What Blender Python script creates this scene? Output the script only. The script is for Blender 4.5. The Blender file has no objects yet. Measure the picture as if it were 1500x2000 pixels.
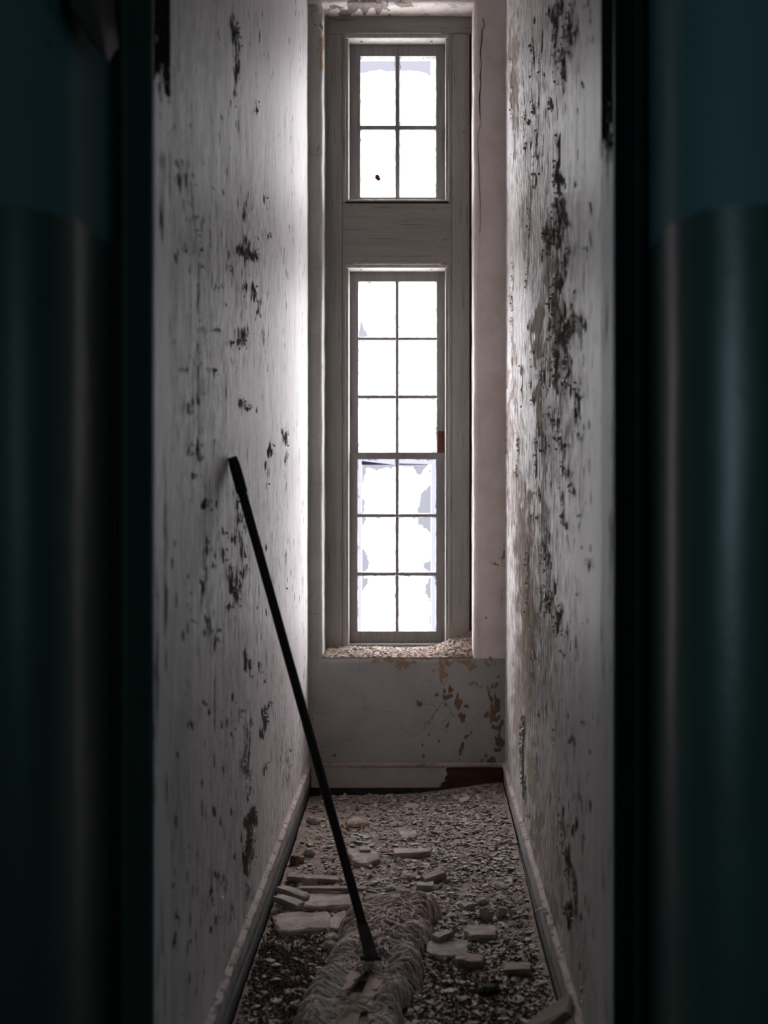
import bpy, math, random
import numpy as np
from mathutils import Vector, Matrix

# ------------------------------------------------------------------ camera, sky, exposure
SC = bpy.context.scene
COL = SC.collection
F = 2778.0                    # focal length in px of the 1500x2000 frame
VX, VY, CAMZ = 820.0, 938.0, 1.45
cam_d = bpy.data.cameras.new('camera')
cam_d.lens = 50.0; cam_d.sensor_width = 36.0; cam_d.sensor_fit = 'AUTO'
cam_d.shift_x = -(VX - 750) / 2000.0
cam_d.shift_y = -(1000 - VY) / 2000.0
cam_d.clip_start = 0.05
cam_d.dof.use_dof = True; cam_d.dof.focus_distance = 5.4; cam_d.dof.aperture_fstop = 3.0
cam = bpy.data.objects.new('camera', cam_d); COL.objects.link(cam)
cam.location = (0, 0, CAMZ); cam.rotation_euler = (math.pi / 2, 0, 0)
SC.camera = cam

SKY = 13.0
w = bpy.data.worlds.new('overcast_sky'); SC.world = w; w.use_nodes = True
nt = w.node_tree; nt.nodes.clear()
wo = nt.nodes.new('ShaderNodeOutputWorld'); bg = nt.nodes.new('ShaderNodeBackground')
tc = nt.nodes.new('ShaderNodeTexCoord'); sp = nt.nodes.new('ShaderNodeSeparateXYZ')
mr = nt.nodes.new('ShaderNodeMapRange'); mr.inputs['To Min'].default_value = SKY; mr.inputs['To Max'].default_value = SKY * 3
nt.links.new(tc.outputs['Generated'], sp.inputs[0]); nt.links.new(sp.outputs['Z'], mr.inputs['Value'])
nt.links.new(mr.outputs['Result'], bg.inputs['Strength'])          # overcast sky: three times brighter overhead than at the horizon
bg.inputs['Color'].default_value = (1.0, 0.975, 0.995, 1)
nt.links.new(bg.outputs[0], wo.inputs[0])
SC.view_settings.view_transform = 'Standard'; SC.view_settings.look = 'None'
SC.view_settings.gamma = 1.0; SC.view_settings.use_curve_mapping = False
SC.view_settings.exposure = 0.0

def area(name, loc, rot, sx, sy, power=0, col=(1, 1, 1), portal=False):
    l = bpy.data.lights.new(name, 'AREA'); l.shape = 'RECTANGLE'; l.size = sx; l.size_y = sy
    l.energy = power; l.color = col
    if portal: l.cycles.is_portal = True
    o = bpy.data.objects.new(name, l); COL.objects.link(o); o.location = loc; o.rotation_euler = rot
    return o
# portals only guide the sky light through the two openings of the window
area('sky_portal_transom', (-0.11, 7.06, 3.12), (-math.pi / 2, 0, 0), 0.5, 0.9, portal=True)
area('sky_portal_window', (-0.11, 7.06, 1.6), (-math.pi / 2, 0, 0), 0.5, 2.0, portal=True)
# added unseen fill lamps at both closed hallway ends, brightening the green walls
area('hall_fill_west', (-4.9, 0.6, 1.7), (0, -math.pi / 2, 0), 1.6, 1.0, 32, (0.55, 0.85, 1.0))
area('hall_fill_east', (4.9, 0.6, 1.7), (0, math.pi / 2, 0), 1.6, 1.0, 7, (0.62, 0.9, 1.0))

area('hall_fill_rear', (1.9, -1.85, 1.9), (math.pi / 2, 0, 0), 1.0, 1.6, 13, (0.6, 0.92, 1.0))  # added fill lamp behind the camera, lifting the left wall and frame posts

random.seed(7); RNG = np.random.default_rng(7)
PI = math.pi

# ------------------------------------------------------------------ pixel <-> place
def WX(px, Y): return (px - VX) * Y / F
def WZ(py, Y): return CAMZ - (py - VY) * Y / F
def on_floor(px, py, z=0.0):
    Y = (CAMZ - z) * F / (py - VY)
    return (px - VX) * Y / F, Y

XL, XR, YB, YN = -0.51, 0.39, 6.50, 2.88       # room: left wall, right wall, back wall, near end
ZC = 3.85

# ------------------------------------------------------------------ numpy noise
def _hash(ix, iy, seed):
    h = (ix.astype(np.int64) * 374761393 + iy.astype(np.int64) * 668265263 + seed * 974634777) & 0xffffffff
    h = ((h ^ (h >> 13)) * 1274126177) & 0xffffffff
    h = h ^ (h >> 16)
    return (h & 0xffff) / 65535.0
def vnoise(x, y, seed=0):
    x = np.asarray(x, float); y = np.asarray(y, float)
    ix = np.floor(x); iy = np.floor(y); fx = x - ix; fy = y - iy
    fx = fx * fx * (3 - 2 * fx); fy = fy * fy * (3 - 2 * fy)
    a = _hash(ix, iy, seed); b = _hash(ix + 1, iy, seed); c = _hash(ix, iy + 1, seed); d = _hash(ix + 1, iy + 1, seed)
    return (a * (1 - fx) + b * fx) * (1 - fy) + (c * (1 - fx) + d * fx) * fy
def fbm(x, y, seed=0, oct=4):
    s = 0; a = 0.5; t = 0
    for k in range(oct):
        s = s + a * vnoise(np.asarray(x) * 2 ** k, np.asarray(y) * 2 ** k, seed + k * 17); t += a; a *= 0.5
    return s / t

# ------------------------------------------------------------------ mesh helpers
def mesh(name, verts, faces, mat, parent=None, smooth=False, attrs=None):
    me = bpy.data.meshes.new(name)
    me.from_pydata([tuple(v) for v in verts], [], [tuple(f) for f in faces]); me.update()
    if mat: me.materials.append(mat)
    if smooth: me.polygons.foreach_set('use_smooth', [True] * len(me.polygons))
    if attrs:
        for k, v in attrs.items():
            if np.ndim(v) == 2:
                a = me.attributes.new(k, 'FLOAT_COLOR', 'POINT'); a.data.foreach_set('color', np.asarray(v, np.float32).ravel())
            else:
                a = me.attributes.new(k, 'FLOAT', 'POINT'); a.data.foreach_set('value', np.asarray(v, np.float32).ravel())
    o = bpy.data.objects.new(name, me); COL.objects.link(o)
    if parent: o.parent = parent
    return o
def empty(name, loc=(0, 0, 0)):
    o = bpy.data.objects.new(name, None); COL.objects.link(o); o.location = loc; o.empty_display_size = .05
    return o
def tag(o, label=None, cat=None, group=None, kind=None):
    if label: o['label'] = label
    if cat: o['category'] = cat
    if group: o['group'] = group
    if kind: o['kind'] = kind
    return o
class MB:
    def __init__(s): s.v = []; s.f = []
    def add(s, v, f):
        n = len(s.v); s.v += [tuple(a) for a in v]; s.f += [tuple(i + n for i in q) for q in f]; return s
    def box(s, x0, x1, y0, y1, z0, z1):
        v = [(x, y, z) for z in (z0, z1) for y in (y0, y1) for x in (x0, x1)]
        return s.add(v, [(0, 2, 3, 1), (4, 5, 7, 6), (0, 1, 5, 4), (2, 6, 7, 3), (0, 4, 6, 2), (1, 3, 7, 5)])
    def build(s, name, mat, parent=None, bevel=0, smooth=False, seg=2):
        o = mesh(name, s.v, s.f, mat, parent, smooth)
        if bevel:
            m = o.modifiers.new('bevel', 'BEVEL'); m.width = bevel; m.segments = seg; m.limit_method = 'ANGLE'
        return o
def grid(fx, us, vs):
    """fx(U,V) -> (X,Y,Z) arrays; returns verts (n,3), faces, U, V"""
    U, V = np.meshgrid(us, vs, indexing='ij')
    X, Y, Z = fx(U, V)
    vv = np.stack([X.ravel(), Y.ravel(), Z.ravel()], 1)
    nu, nv = len(us), len(vs)
    i = np.arange(nu - 1)[:, None] * nv + np.arange(nv - 1)[None, :]
    i = i.ravel()
    ff = np.stack([i, i + nv, i + nv + 1, i + 1], 1)
    return vv, ff.tolist(), U, V
def tube(pts, rad, sides=5, cap=True):
    P = np.asarray(pts, float); n = len(P)
    R = np.full(n, rad) if np.isscalar(rad) else np.asarray(rad, float)
    T = np.gradient(P, axis=0); T /= np.linalg.norm(T, axis=1)[:, None] + 1e-12
    ref = np.array([0, 0, 1.0]) if abs(T[0][2]) < .9 else np.array([1.0, 0, 0])
    A = np.zeros_like(P); a = np.cross(T[0], ref); a /= np.linalg.norm(a)
    for k in range(n):
        a = a - T[k] * np.dot(a, T[k]); a /= np.linalg.norm(a) + 1e-12; A[k] = a
    B = np.cross(T, A)
    th = np.arange(sides) / sides * 2 * PI
    V = (P[:, None, :] + R[:, None, None] * (A[:, None, :] * np.cos(th)[None, :, None] + B[:, None, :] * np.sin(th)[None, :, None])).reshape(-1, 3)
    f = []
    for k in range(n - 1):
        for j in range(sides):
            j2 = (j + 1) % sides
            f.append((k * sides + j, k * sides + j2, (k + 1) * sides + j2, (k + 1) * sides + j))
    if cap:
        f.append(tuple(range(sides))[::-1]); f.append(tuple((n - 1) * sides + j for j in range(sides)))
    return V, f
def px_blobs(PX, PY, blobs):
    m = np.zeros_like(PX)
    wa = fbm(PX / 9 + 3, PY / 22, 301, 3) - .5; wb = fbm(PX / 9, PY / 22 + 7, 302, 3) - .5
    PX0, PY0 = PX, PY
    for (cx, cy, rx, ry, s) in blobs:
        PX = PX0 + wa * min(rx, 14) * 2.4; PY = PY0 + wb * min(ry, 40) * 2.4
        m = np.maximum(m, s * np.exp(-(((PX - cx) / rx) ** 2 + ((PY - cy) / ry) ** 2)))
    return m
def px_lines(PX, PY, lines):
    """lines: (points, width_px, strength)"""
    m = np.zeros_like(PX)
    for pts, wd, s in lines:
        for (x0, y0), (x1, y1) in zip(pts[:-1], pts[1:]):
            dx, dy = x1 - x0, y1 - y0; L = dx * dx + dy * dy + 1e-9
            t = np.clip(((PX - x0) * dx + (PY - y0) * dy) / L, 0, 1)
            d2 = (PX - x0 - t * dx) ** 2 + (PY - y0 - t * dy) ** 2
            m = np.maximum(m, s * np.exp(-d2 / (wd * wd)))
    return m

# ------------------------------------------------------------------ material helper
class Mat:
    def __init__(s, name, rough=.8, spec=.3):
        s.m = bpy.data.materials.new(name); s.m.use_nodes = True; s.t = s.m.node_tree
        s.b = s.t.nodes['Principled BSDF']; s.b.inputs['Roughness'].default_value = rough
        s.b.inputs['Specular IOR Level'].default_value = spec
        s._geo = None; s._tc = None
    def n(s, typ, **kw):
        nd = s.t.nodes.new(typ)
        for k, v in kw.items(): setattr(nd, k, v)
        return nd
    def put(s, sock, v):
        if hasattr(v, 'is_output') or hasattr(v, 'links'): s.t.links.new(v, sock)
        elif isinstance(v, (tuple, list)) and len(v) == 3 and sock.type == 'RGBA': sock.default_value = (*v, 1)
        else: sock.default_value = v
    def pos(s):
        if not s._geo: s._geo = s.n('ShaderNodeNewGeometry')
        return s._geo.outputs['Position']
    def obj(s):
        if not s._tc: s._tc = s.n('ShaderNodeTexCoord')
        return s._tc.outputs['Object']
    def map(s, vec, sc=(1, 1, 1), loc=(0, 0, 0), rot=(0, 0, 0)):
        nd = s.n('ShaderNodeMapping'); s.put(nd.inputs['Vector'], vec)
        nd.inputs['Scale'].default_value = sc; nd.inputs['Location'].default_value = loc; nd.inputs['Rotation'].default_value = rot
        return nd.outputs[0]
    def noise(s, vec, scale, detail=4, rough=.55, dist=0.0):
        nd = s.n('ShaderNodeTexNoise'); s.put(nd.inputs['Vector'], vec)
        nd.inputs['Scale'].default_value = scale; nd.inputs['Detail'].default_value = detail
        nd.inputs['Roughness'].default_value = rough; nd.inputs['Distortion'].default_value = dist
        return nd.outputs[0]
    def noisec(s, vec, scale, detail=2):
        nd = s.n('ShaderNodeTexNoise'); s.put(nd.inputs['Vector'], vec)
        nd.inputs['Scale'].default_value = scale; nd.inputs['Detail'].default_value = detail
        return nd.outputs[1]
    def voro(s, vec, scale, feature='F1', out=0):
        nd = s.n('ShaderNodeTexVoronoi', feature=feature); s.put(nd.inputs['Vector'], vec); nd.inputs['Scale'].default_value = scale
        return nd.outputs[out]
    def math(s, op, a, b=0.0, c=0.0, clamp=False):
        nd = s.n('ShaderNodeMath', operation=op); nd.use_clamp = clamp
        for i, v in enumerate((a, b, c)): s.put(nd.inputs[i], v)
        return nd.outputs[0]
    def vadd(s, a, b):
        nd = s.n('ShaderNodeVectorMath', operation='ADD'); s.put(nd.inputs[0], a); s.put(nd.inputs[1], b); return nd.outputs[0]
    def vscale(s, a, k):
        nd = s.n('ShaderNodeVectorMath', operation='SCALE'); s.put(nd.inputs[0], a); nd.inputs['Scale'].default_value = k; return nd.outputs[0]
    def rng(s, v, a, b, c=0.0, d=1.0, smooth=True):
        nd = s.n('ShaderNodeMapRange'); nd.interpolation_type = 'SMOOTHSTEP' if smooth else 'LINEAR'
        s.put(nd.inputs[0], v); nd.inputs[1].default_value = a; nd.inputs[2].default_value = b
        nd.inputs[3].default_value = c; nd.inputs[4].default_value = d
        return nd.outputs[0]
    def mix(s, fac, a, b):
        nd = s.n('ShaderNodeMix', data_type='RGBA'); s.put(nd.inputs[0], fac); s.put(nd.inputs[6], a); s.put(nd.inputs[7], b)
        return nd.outputs[2]
    def attr(s, name, out=2):
        nd = s.n('ShaderNodeAttribute', attribute_name=name); return nd.outputs[out]
    def sep(s, vec):
        nd = s.n('ShaderNodeSeparateXYZ'); s.put(nd.inputs[0], vec); return nd.outputs
    def color(s, c): s.put(s.b.inputs['Base Color'], c); return s
    def rough(s, c): s.put(s.b.inputs['Roughness'], c); return s
    def bump(s, h, dist=.002, strength=1.0):
        nd = s.n('ShaderNodeBump'); nd.inputs['Distance'].default_value = dist; nd.inputs['Strength'].default_value = strength
        s.put(nd.inputs['Height'], h); s.t.links.new(nd.outputs[0], s.b.inputs['Normal']); return s

def plain(name, c1, c2, scale=20, rough=.8, bump=.001, spec=.25, coords='obj', stretch=(1, 1, 1)):
    m = Mat(name, rough, spec); p = m.obj() if coords == 'obj' else m.pos()
    v = m.map(p, stretch); nz = m.noise(v, scale, 5)
    m.color(m.mix(m.rng(nz, .3, .7), c1, c2))
    if bump: m.bump(m.noise(v, scale * 4, 4), bump)
    return m.m

# ---- side wall paint: old white paint, vertical brush streaks, peeled patches down to a dark layer, mould spots
def wall_paint(name, white, grey, under, tan, spot_amount, gloss_rough, gloss):
    m = Mat(name, .7, .10); p = m.pos()
    peel = m.attr('peel'); tn = m.attr('tan'); moul = m.attr('mould')
    streak = m.noise(m.map(p, (3, 14, .55)), 4, 5, .6)
    fine = m.noise(m.map(p, (1, 60, 2.2)), 3, 3)
    cloud = m.noise(m.map(p, (1, 1, .7)), 2.2, 4)
    base = m.mix(m.rng(streak, .32, .72), white, grey)
    base = m.mix(m.rng(cloud, .45, .75, 0, .55), base, tuple(c * .74 for c in grey))
    base = m.mix(m.rng(fine, .52, .72, 0, .55), base, tuple(c * .55 for c in grey))
    # wash of grey grime following mould attribute
    grime = m.math('MULTIPLY', m.rng(m.noise(m.map(p, (1, 3.2, .8)), 9, 6, .65), .36, .62), moul)
    base = m.mix(grime, base, (.085, .088, .078))
    # tan bare plaster / rotten fibrous layer
    tmask = m.rng(m.math('ADD', tn, m.math('MULTIPLY', m.math('SUBTRACT', m.noise(m.map(p, (1, 2.0, .7)), 14, 6, .65), .5), 1.3)), .42, .56)
    tcol = m.mix(m.noise(m.map(p, (1, 5, .6)), 26, 5), tan, tuple(c * .42 for c in tan))
    base = m.mix(tmask, base, tcol)
    # peeled chips
    pn = m.noise(m.map(p, (1, 1.5, .8)), 24, 6, .68, .4)
    pm = m.rng(m.math('ADD', peel, m.math('MULTIPLY', m.math('SUBTRACT', pn, .5), 1.75)), .47, .54)
    ucol = m.mix(m.rng(m.noise(p, 33, 4), .35, .65), under, tuple(c * .35 for c in under))
    base = m.mix(pm, base, ucol)
    # small dark spots
    sv = m.vadd(m.map(p, (1, 1, .62)), m.vscale(m.noisec(p, 60, 2), .02))
    sd = m.voro(sv, 19); rv = m.voro(sv, 19, 'F1', 1)
    rr = m.sep(rv)[0]
    dens = m.math('MULTIPLY', m.rng(m.noise(p, 2.6, 3), .42, .7), spot_amount)
    sp_ = m.math('MULTIPLY', m.rng(sd, .26, .14), m.math('LESS_THAN', rr, dens))
    base = m.mix(m.math('MULTIPLY', sp_, .88), base, (.055, .05, .046))
    # fine vertical flecks where the coat has gone brittle, and thin wandering cracks
    fl = m.attr('fleck')
    fk = m.math('MULTIPLY', m.rng(m.math('ADD', m.noise(m.map(p, (1, 2.6, .42)), 42, 4, .7), m.math('MULTIPLY', fl, .12)), .61, .66), m.rng(fl, .05, .35))
    base = m.mix(m.math('MULTIPLY', fk, .85), base, m.mix(m.noise(p, 25, 2), (.10, .095, .085), (.30, .235, .19)))
    wl = m.math('ABSOLUTE', m.math('SUBTRACT', m.noise(m.map(p, (1, 1, .5)), 5.5, 5, .6), .5))
    wlm = m.math('MULTIPLY', m.rng(wl, .012, .003), m.rng(m.noise(p, 3.1, 3), .50, .60))
    base = m.mix(m.math('MULTIPLY', wlm, .7), base, (.13, .125, .115))
    m.color(base)
    h = m.math('ADD', m.math('MULTIPLY', streak, .35), m.math('MULTIPLY', pm, -1.1))
    h = m.math('ADD', h, m.math('MULTIPLY', fine, .12))
    h = m.math('ADD', h, m.math('MULTIPLY', m.math('MAXIMUM', fk, wlm), -.6))
    h = m.math('ADD', h, m.math('MULTIPLY', m.math('MULTIPLY', tmask, m.noise(m.map(p, (1, 4, .8)), 40, 5, .7)), .9))
    m.bump(h, .0035, .8)
    m.rough(m.math('ADD', gloss_rough, m.math('MULTIPLY', m.math('MAXIMUM', m.math('MAXIMUM', pm, sp_), tmask), .98 - gloss_rough)))
    m.put(m.b.inputs['Specular IOR Level'], m.math('MULTIPLY', m.math('SUBTRACT', 1.0, m.math('MAXIMUM', m.math('MAXIMUM', pm, sp_), fk)), gloss))
    return m.m
M_WL = wall_paint('white_paint_streaked', (.75, .695, .715), (.60, .55, .57), (.13, .13, .115), (.36, .26, .2), .95, .63, .38)
M_WR = wall_paint('white_paint_rotten', (.76, .705, .705), (.60, .555, .555), (.11, .112, .095), (.52, .42, .36), 1.0, .56, .42)

# ---- plaster of the back wall (grey green paint, ochre and brown where it has come off)
def back_mat():
    m = Mat('grey_green_paint', .6, .3); p = m.pos()
    och = m.attr('ochre'); br = m.attr('brown'); wh = m.attr('white'); rw = m.attr('raw')
    c = m.mix(m.rng(m.noise(p, 5, 5), .35, .7), (.41, .413, .39), (.34, .345, .325))
    c = m.mix(m.rng(m.noise(m.map(p, (1, 1, .5)), 45, 4, .7), .6, .78, 0, .35), c, (.12, .12, .11))
    wn = m.noise(p, 16, 5, .65)
    wm = m.rng(m.math('ADD', wh, m.math('MULTIPLY', m.math('SUBTRACT', wn, .5), .5)), .45, .55)
    wc = m.mix(m.rng(m.noise(p, 9, 5, .6), .35, .7), (.78, .72, .695), (.68, .595, .54))
    c = m.mix(wm, c, wc)
    pn = m.noise(p, 38, 5, .62)
    om = m.rng(m.math('ADD', och, m.math('MULTIPLY', m.math('SUBTRACT', pn, .5), 1.2)), .46, .53)
    c = m.mix(om, c, m.mix(m.rng(m.noise(p, 30, 3), .4, .6), (.36, .235, .13), (.31, .22, .15)))
    bm_ = m.rng(m.math('ADD', br, m.math('MULTIPLY', m.math('SUBTRACT', pn, .5), 1.1)), .47, .52)
    bc = m.mix(m.rng(m.noise(p, 26, 4), .42, .6), (.12, .10, .085), (.25, .13, .055))
    c = m.mix(bm_, c, bc)
    rm = m.rng(m.math('ADD', rw, m.math('MULTIPLY', m.math('SUBTRACT', m.noise(p, 12, 5, .6), .5), .9)), .47, .53)
    c = m.mix(rm, c, m.mix(m.rng(m.noise(p, 55, 4, .7), .4, .65), (.16, .125, .115), (.30, .245, .22)))
    # hair cracks
    pw = m.vadd(p, m.vscale(m.noisec(p, 9, 3), .16))
    cr = m.voro(pw, 5.5, 'DISTANCE_TO_EDGE')
    crm = m.math('MULTIPLY', m.rng(cr, .010, .002), m.rng(m.noise(p, 4, 2), .46, .58))
    crm = m.math('MULTIPLY', crm, m.math('SUBTRACT', 1.0, wm))
    c = m.mix(m.math('MULTIPLY', crm, .75), c, (.07, .065, .06))
    m.color(c)
    h = m.math('ADD', m.math('MULTIPLY', m.math('MAXIMUM', om, bm_), -1.0), m.math('MULTIPLY', m.noise(p, 22, 5), .35))
    h = m.math('ADD', h, m.math('MULTIPLY', m.math('MULTIPLY', wm, m.noise(p, 42, 4, .5, 1.8)), .9))
    h = m.math('ADD', h, m.math('MULTIPLY', m.math('MULTIPLY', rm, m.noise(p, 70, 5, .7)), 1.3))
    m.bump(h, .003, .8)
    return m.m
M_BACK = back_mat()

def wood_paint(name, c1, c2, vert=True, chips=.5):
    m = Mat(name, .5, .35); p = m.pos()
    sc = (40, 40, 2.2) if vert else (2.2, 40, 40)
    g = m.noise(m.map(p, sc), 1.3, 5, .6)
    c = m.mix(m.rng(g, .3, .75), c1, c2)
    cg = m.rng(m.noise(m.map(p, (120, 120, 5) if vert else (5, 120, 120)), 1.0, 3), .62, .68)
    c = m.mix(m.math('MULTIPLY', cg, .55), c, (.05, .046, .04))
    ch = m.rng(m.noise(m.map(p, (1, 1, .5) if vert else (.5, 1, 1)), 26, 5, .65), .74 - .1 * chips, .77 - .1 * chips)
    c = m.mix(ch, c, (.07, .045, .032))
    m.color(c)
    m.bump(m.math('ADD', m.math('MULTIPLY', g, .5), m.math('MULTIPLY', m.math('ADD', cg, ch), -.8)), .0015, .7)
    return m.m
M_FRAME = wood_paint('grey_frame_paint', (.32, .306, .284), (.25, .238, .222))
M_PANEL = wood_paint('grey_panel_paint', (.29, .276, .255), (.23, .218, .204), vert=False)
M_BEAD = wood_paint('pale_bead_paint', (.50, .48, .455), (.40, .38, .36), chips=.2)
M_SASH = wood_paint('sash_paint', (.225, .208, .212), (.175, .163, .166), chips=.4)
M_LIP = plain('pale_paint_lip', (.5, .47, .44), (.38, .35, .33), 30)
M_REDWOOD = plain('red_brown_bare_wood', (.12, .035, .03), (.06, .02, .02), 30)
def worn(name, c1, c2, c3, rough=.75):
    m = Mat(name, rough, .15); p = m.pos()
    c = m.mix(m.rng(m.noise(p, 11, 5, .6), .35, .68), c1, c2)
    k = m.rng(m.noise(m.map(p, (1, .6, 1)), 30, 6, .7), .55, .64)
    c = m.mix(m.math('MULTIPLY', k, .8), c, c3); m.color(c)
    m.bump(m.math('SUBTRACT', m.noise(p, 45, 5, .7), k), .005, .9); return m.m
M_BASE_OLD = plain('baseboard_paint', (.60, .56, .555), (.46, .43, .425), 14, .6, .0015, coords='pos')
M_BASEBACK = plain('baseboard_grey_paint', (.50, .48, .455), (.40, .385, .36), 9, .6, .001, coords='pos')
M_BASE = worn('worn_baseboard_paint', (.48, .455, .46), (.36, .34, .345), (.22, .20, .185))
M_BEADPINK_ = plain('baseboard_bead_plaster', (.56, .475, .455), (.42, .35, .335), 22, .8, .004, coords='pos')
M_BEADPINK = worn('worn_bead_plaster', (.52, .435, .42), (.38, .315, .30), (.26, .205, .185), .9)
M_TAR = plain('black_tar_strip', (.025, .024, .027), (.055, .052, .056), 40, .7, .001, coords='pos')
M_RUST = plain('rotten_brown_wood', (.13, .05, .03), (.05, .025, .018), 24, .8, .003, coords='pos', stretch=(.5, 1, 1.5))
M_BLACK = plain('dark_gap', (.012, .011, .011), (.02, .018, .017), 20, .95, 0)

def glass_mat():
    m = Mat('old_window_glass', .05, .5)
    t = m.n('ShaderNodeBsdfTransparent'); t.inputs[0].default_value = (.97, .98, .98, 1)
    g = m.n('ShaderNodeBsdfGlossy'); g.inputs['Roughness'].default_value = .03
    d = m.n('ShaderNodeBsdfDiffuse'); d.inputs[0].default_value = (.6, .58, .6, 1)
    mx = m.n('ShaderNodeMixShader'); lw = m.n('ShaderNodeLayerWeight'); lw.inputs[0].default_value = .15
    m.t.links.new(m.math('MULTIPLY', lw.outputs['Fresnel'], .25), mx.inputs[0]); m.t.links.new(t.outputs[0], mx.inputs[1]); m.t.links.new(g.outputs[0], mx.inputs[2])
    mx2 = m.n('ShaderNodeMixShader')
    m.t.links.new(m.rng(m.noise(m.pos(), 40, 5, .7), .60, .9, .0, .35), mx2.inputs[0])
    m.t.links.new(mx.outputs[0], mx2.inputs[1]); m.t.links.new(d.outputs[0], mx2.inputs[2])
    m.t.links.new(mx2.outputs[0], m.t.nodes['Material Output'].inputs[0])
    return m.m
M_GLASS = glass_mat()
def veil_mat(name, col, trans, dif):
    m = Mat(name)
    t = m.n('ShaderNodeBsdfTransparent'); t.inputs[0].default_value = (*[trans * c for c in col], 1)
    d = m.n('ShaderNodeBsdfTranslucent'); d.inputs[0].default_value = (*[dif * c for c in col], 1)
    a = m.n('ShaderNodeAddShader'); m.t.links.new(t.outputs[0], a.inputs[0]); m.t.links.new(d.outputs[0], a.inputs[1])
    m.t.links.new(a.outputs[0], m.t.nodes['Material Output'].inputs[0])
    return m.m
M_SCREEN = veil_mat('torn_screen_mesh', (.86, .87, 1.0), .029, .019)
M_STORM = veil_mat('hazed_storm_frame', (.86, .87, 1.0), .24, .05)  # window glare haze put into the pale frame as a see-through lilac

# ---- green hallway paint
def hall_mat():
    m = Mat('green_two_tone_paint', .4, .45); p = m.pos()
    z = m.sep(p)[2]
    zz = m.math('ADD', z, m.math('MULTIPLY', m.noise(p, 7, 3), .03))
    up = m.rng(zz, 1.895, 1.912)
    cl = m.mix(m.noise(p, 4, 4), (.030, .062, .050), (.022, .044, .038))
    cu = m.mix(m.noise(p, 3, 4), (.055, .125, .135), (.042, .095, .105))
    c = m.mix(up, cl, cu)
    spot = m.rng(m.noise(m.map(p, (1, 1, .6)), 14, 4), .70, .76)
    c = m.mix(m.math('MULTIPLY', spot, .8), c, (.015, .016, .016))
    m.color(c); m.rough(m.math('ADD', .34, m.math('MULTIPLY', up, .28)))
    m.bump(m.noise(p, 10, 4), .003, .4)
    return m.m
M_HALL = hall_mat()
M_DOORFRAME = plain('dark_green_frame_paint', (.022, .042, .036), (.030, .052, .044), 10, .55, .001, coords='pos')
def jamb_mat(zcut):
    m = Mat('white_jamb_paint', .7, .2); p = m.pos(); z = m.sep(p)[2]
    c = m.mix(m.noise(m.map(p, (1, 8, .6)), 6, 4), (.78, .75, .78), (.60, .58, .60))
    gr = m.rng(m.noise(m.map(p, (1, 2, .5)), 9, 5, .65), .55, .66)
    c = m.mix(gr, c, (.12, .12, .115))
    zz = m.math('ADD', z, m.math('MULTIPLY', m.math('SUBTRACT', m.noise(p, 24, 5, .65), .5), .45))
    k = m.rng(zz, zcut, zcut + .02)
    c = m.mix(k, c, m.mix(m.rng(m.noise(p, 60, 3), .5, .7), (.012, .016, .014), (.05, .06, .052)))
    m.color(c); m.bump(m.math('ADD', m.noise(p, 30, 4), m.math('MULTIPLY', k, -1)), .004, .7)
    m.put(m.b.inputs['Specular IOR Level'], m.math('MULTIPLY', m.math('SUBTRACT', 1.0, m.math('MAXIMUM', k, gr)), .3)); m.rough(m.math('ADD', .62, m.math('MULTIPLY', m.math('MAXIMUM', k, gr), .38)))
    return m.m
M_JAMB_L = jamb_mat(2.21); M_JAMB_R = jamb_mat(2.09)
M_CEIL = plain('dull_ceiling_paint', (.42, .41, .39), (.34, .33, .31), 3, .9, .001, coords='pos')
M_FLOOR = plain('dark_floor', (.06, .05, .045), (.04, .035, .03), 10, .9, .001, coords='pos')
M_HALLDARK = plain('dull_hall_paint', (.05, .085, .08), (.04, .07, .066), 3, .7, 0, coords='pos')

# ------------------------------------------------------------------ structure: corridor walls
def side_wall(name, X, sgn, mat, peel, mould, tan, lines_peel, flk, seed):
    ys = np.concatenate([np.arange(YN - .02, 6.56, .02)]); zs = np.arange(0, ZC + .01, .0125)
    def fx(Yg, Zg):
        n1 = fbm(Yg * 1.6, Zg * 1.2, seed, 3) - .5
        n2 = fbm(Yg * 12, Zg * 7, seed + 5, 3) - .5
        return X + sgn * (-.006 * n1 - .003 * n2), Yg, Zg
    vv, ff, U, V = grid(fx, ys, zs)
    PX = VX + X * F / U; PY = VY - (V - CAMZ) * F / U
    pl = np.maximum(px_blobs(PX, PY, peel), px_lines(PX, PY, lines_peel))
    md = px_blobs(PX, PY, mould); tn = px_blobs(PX, PY, tan) * (1.3 if sgn > 0 else 1.0); fk = px_blobs(PX, PY, flk)
    vv[:, 0] += sgn * .0015 * np.clip(pl.ravel() * 2 - .6, 0, 1)
    if sgn < 0: ff = [f[::-1] for f in ff]
    # solid body behind the plaster
    n = len(vv); mb = MB().box(min(X + sgn * .02, X + sgn * .16), max(X + sgn * .02, X + sgn * .16), YN - .02, 7.0, -.05, ZC)
    allv = np.concatenate([vv, np.array(mb.v)]); allf = ff + [tuple(i + n for i in q) for q in mb.f]
    z = np.zeros(8)
    o = mesh(name, allv, allf, mat, None, True, {'peel': np.append(pl.ravel(), z), 'mould': np.append(md.ravel(), z), 'tan': np.append(tn.ravel(), z), 'fleck': np.append(fk.ravel(), z)})
    tag(o, kind='structure')
    return o, (pl, U, V)

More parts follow.
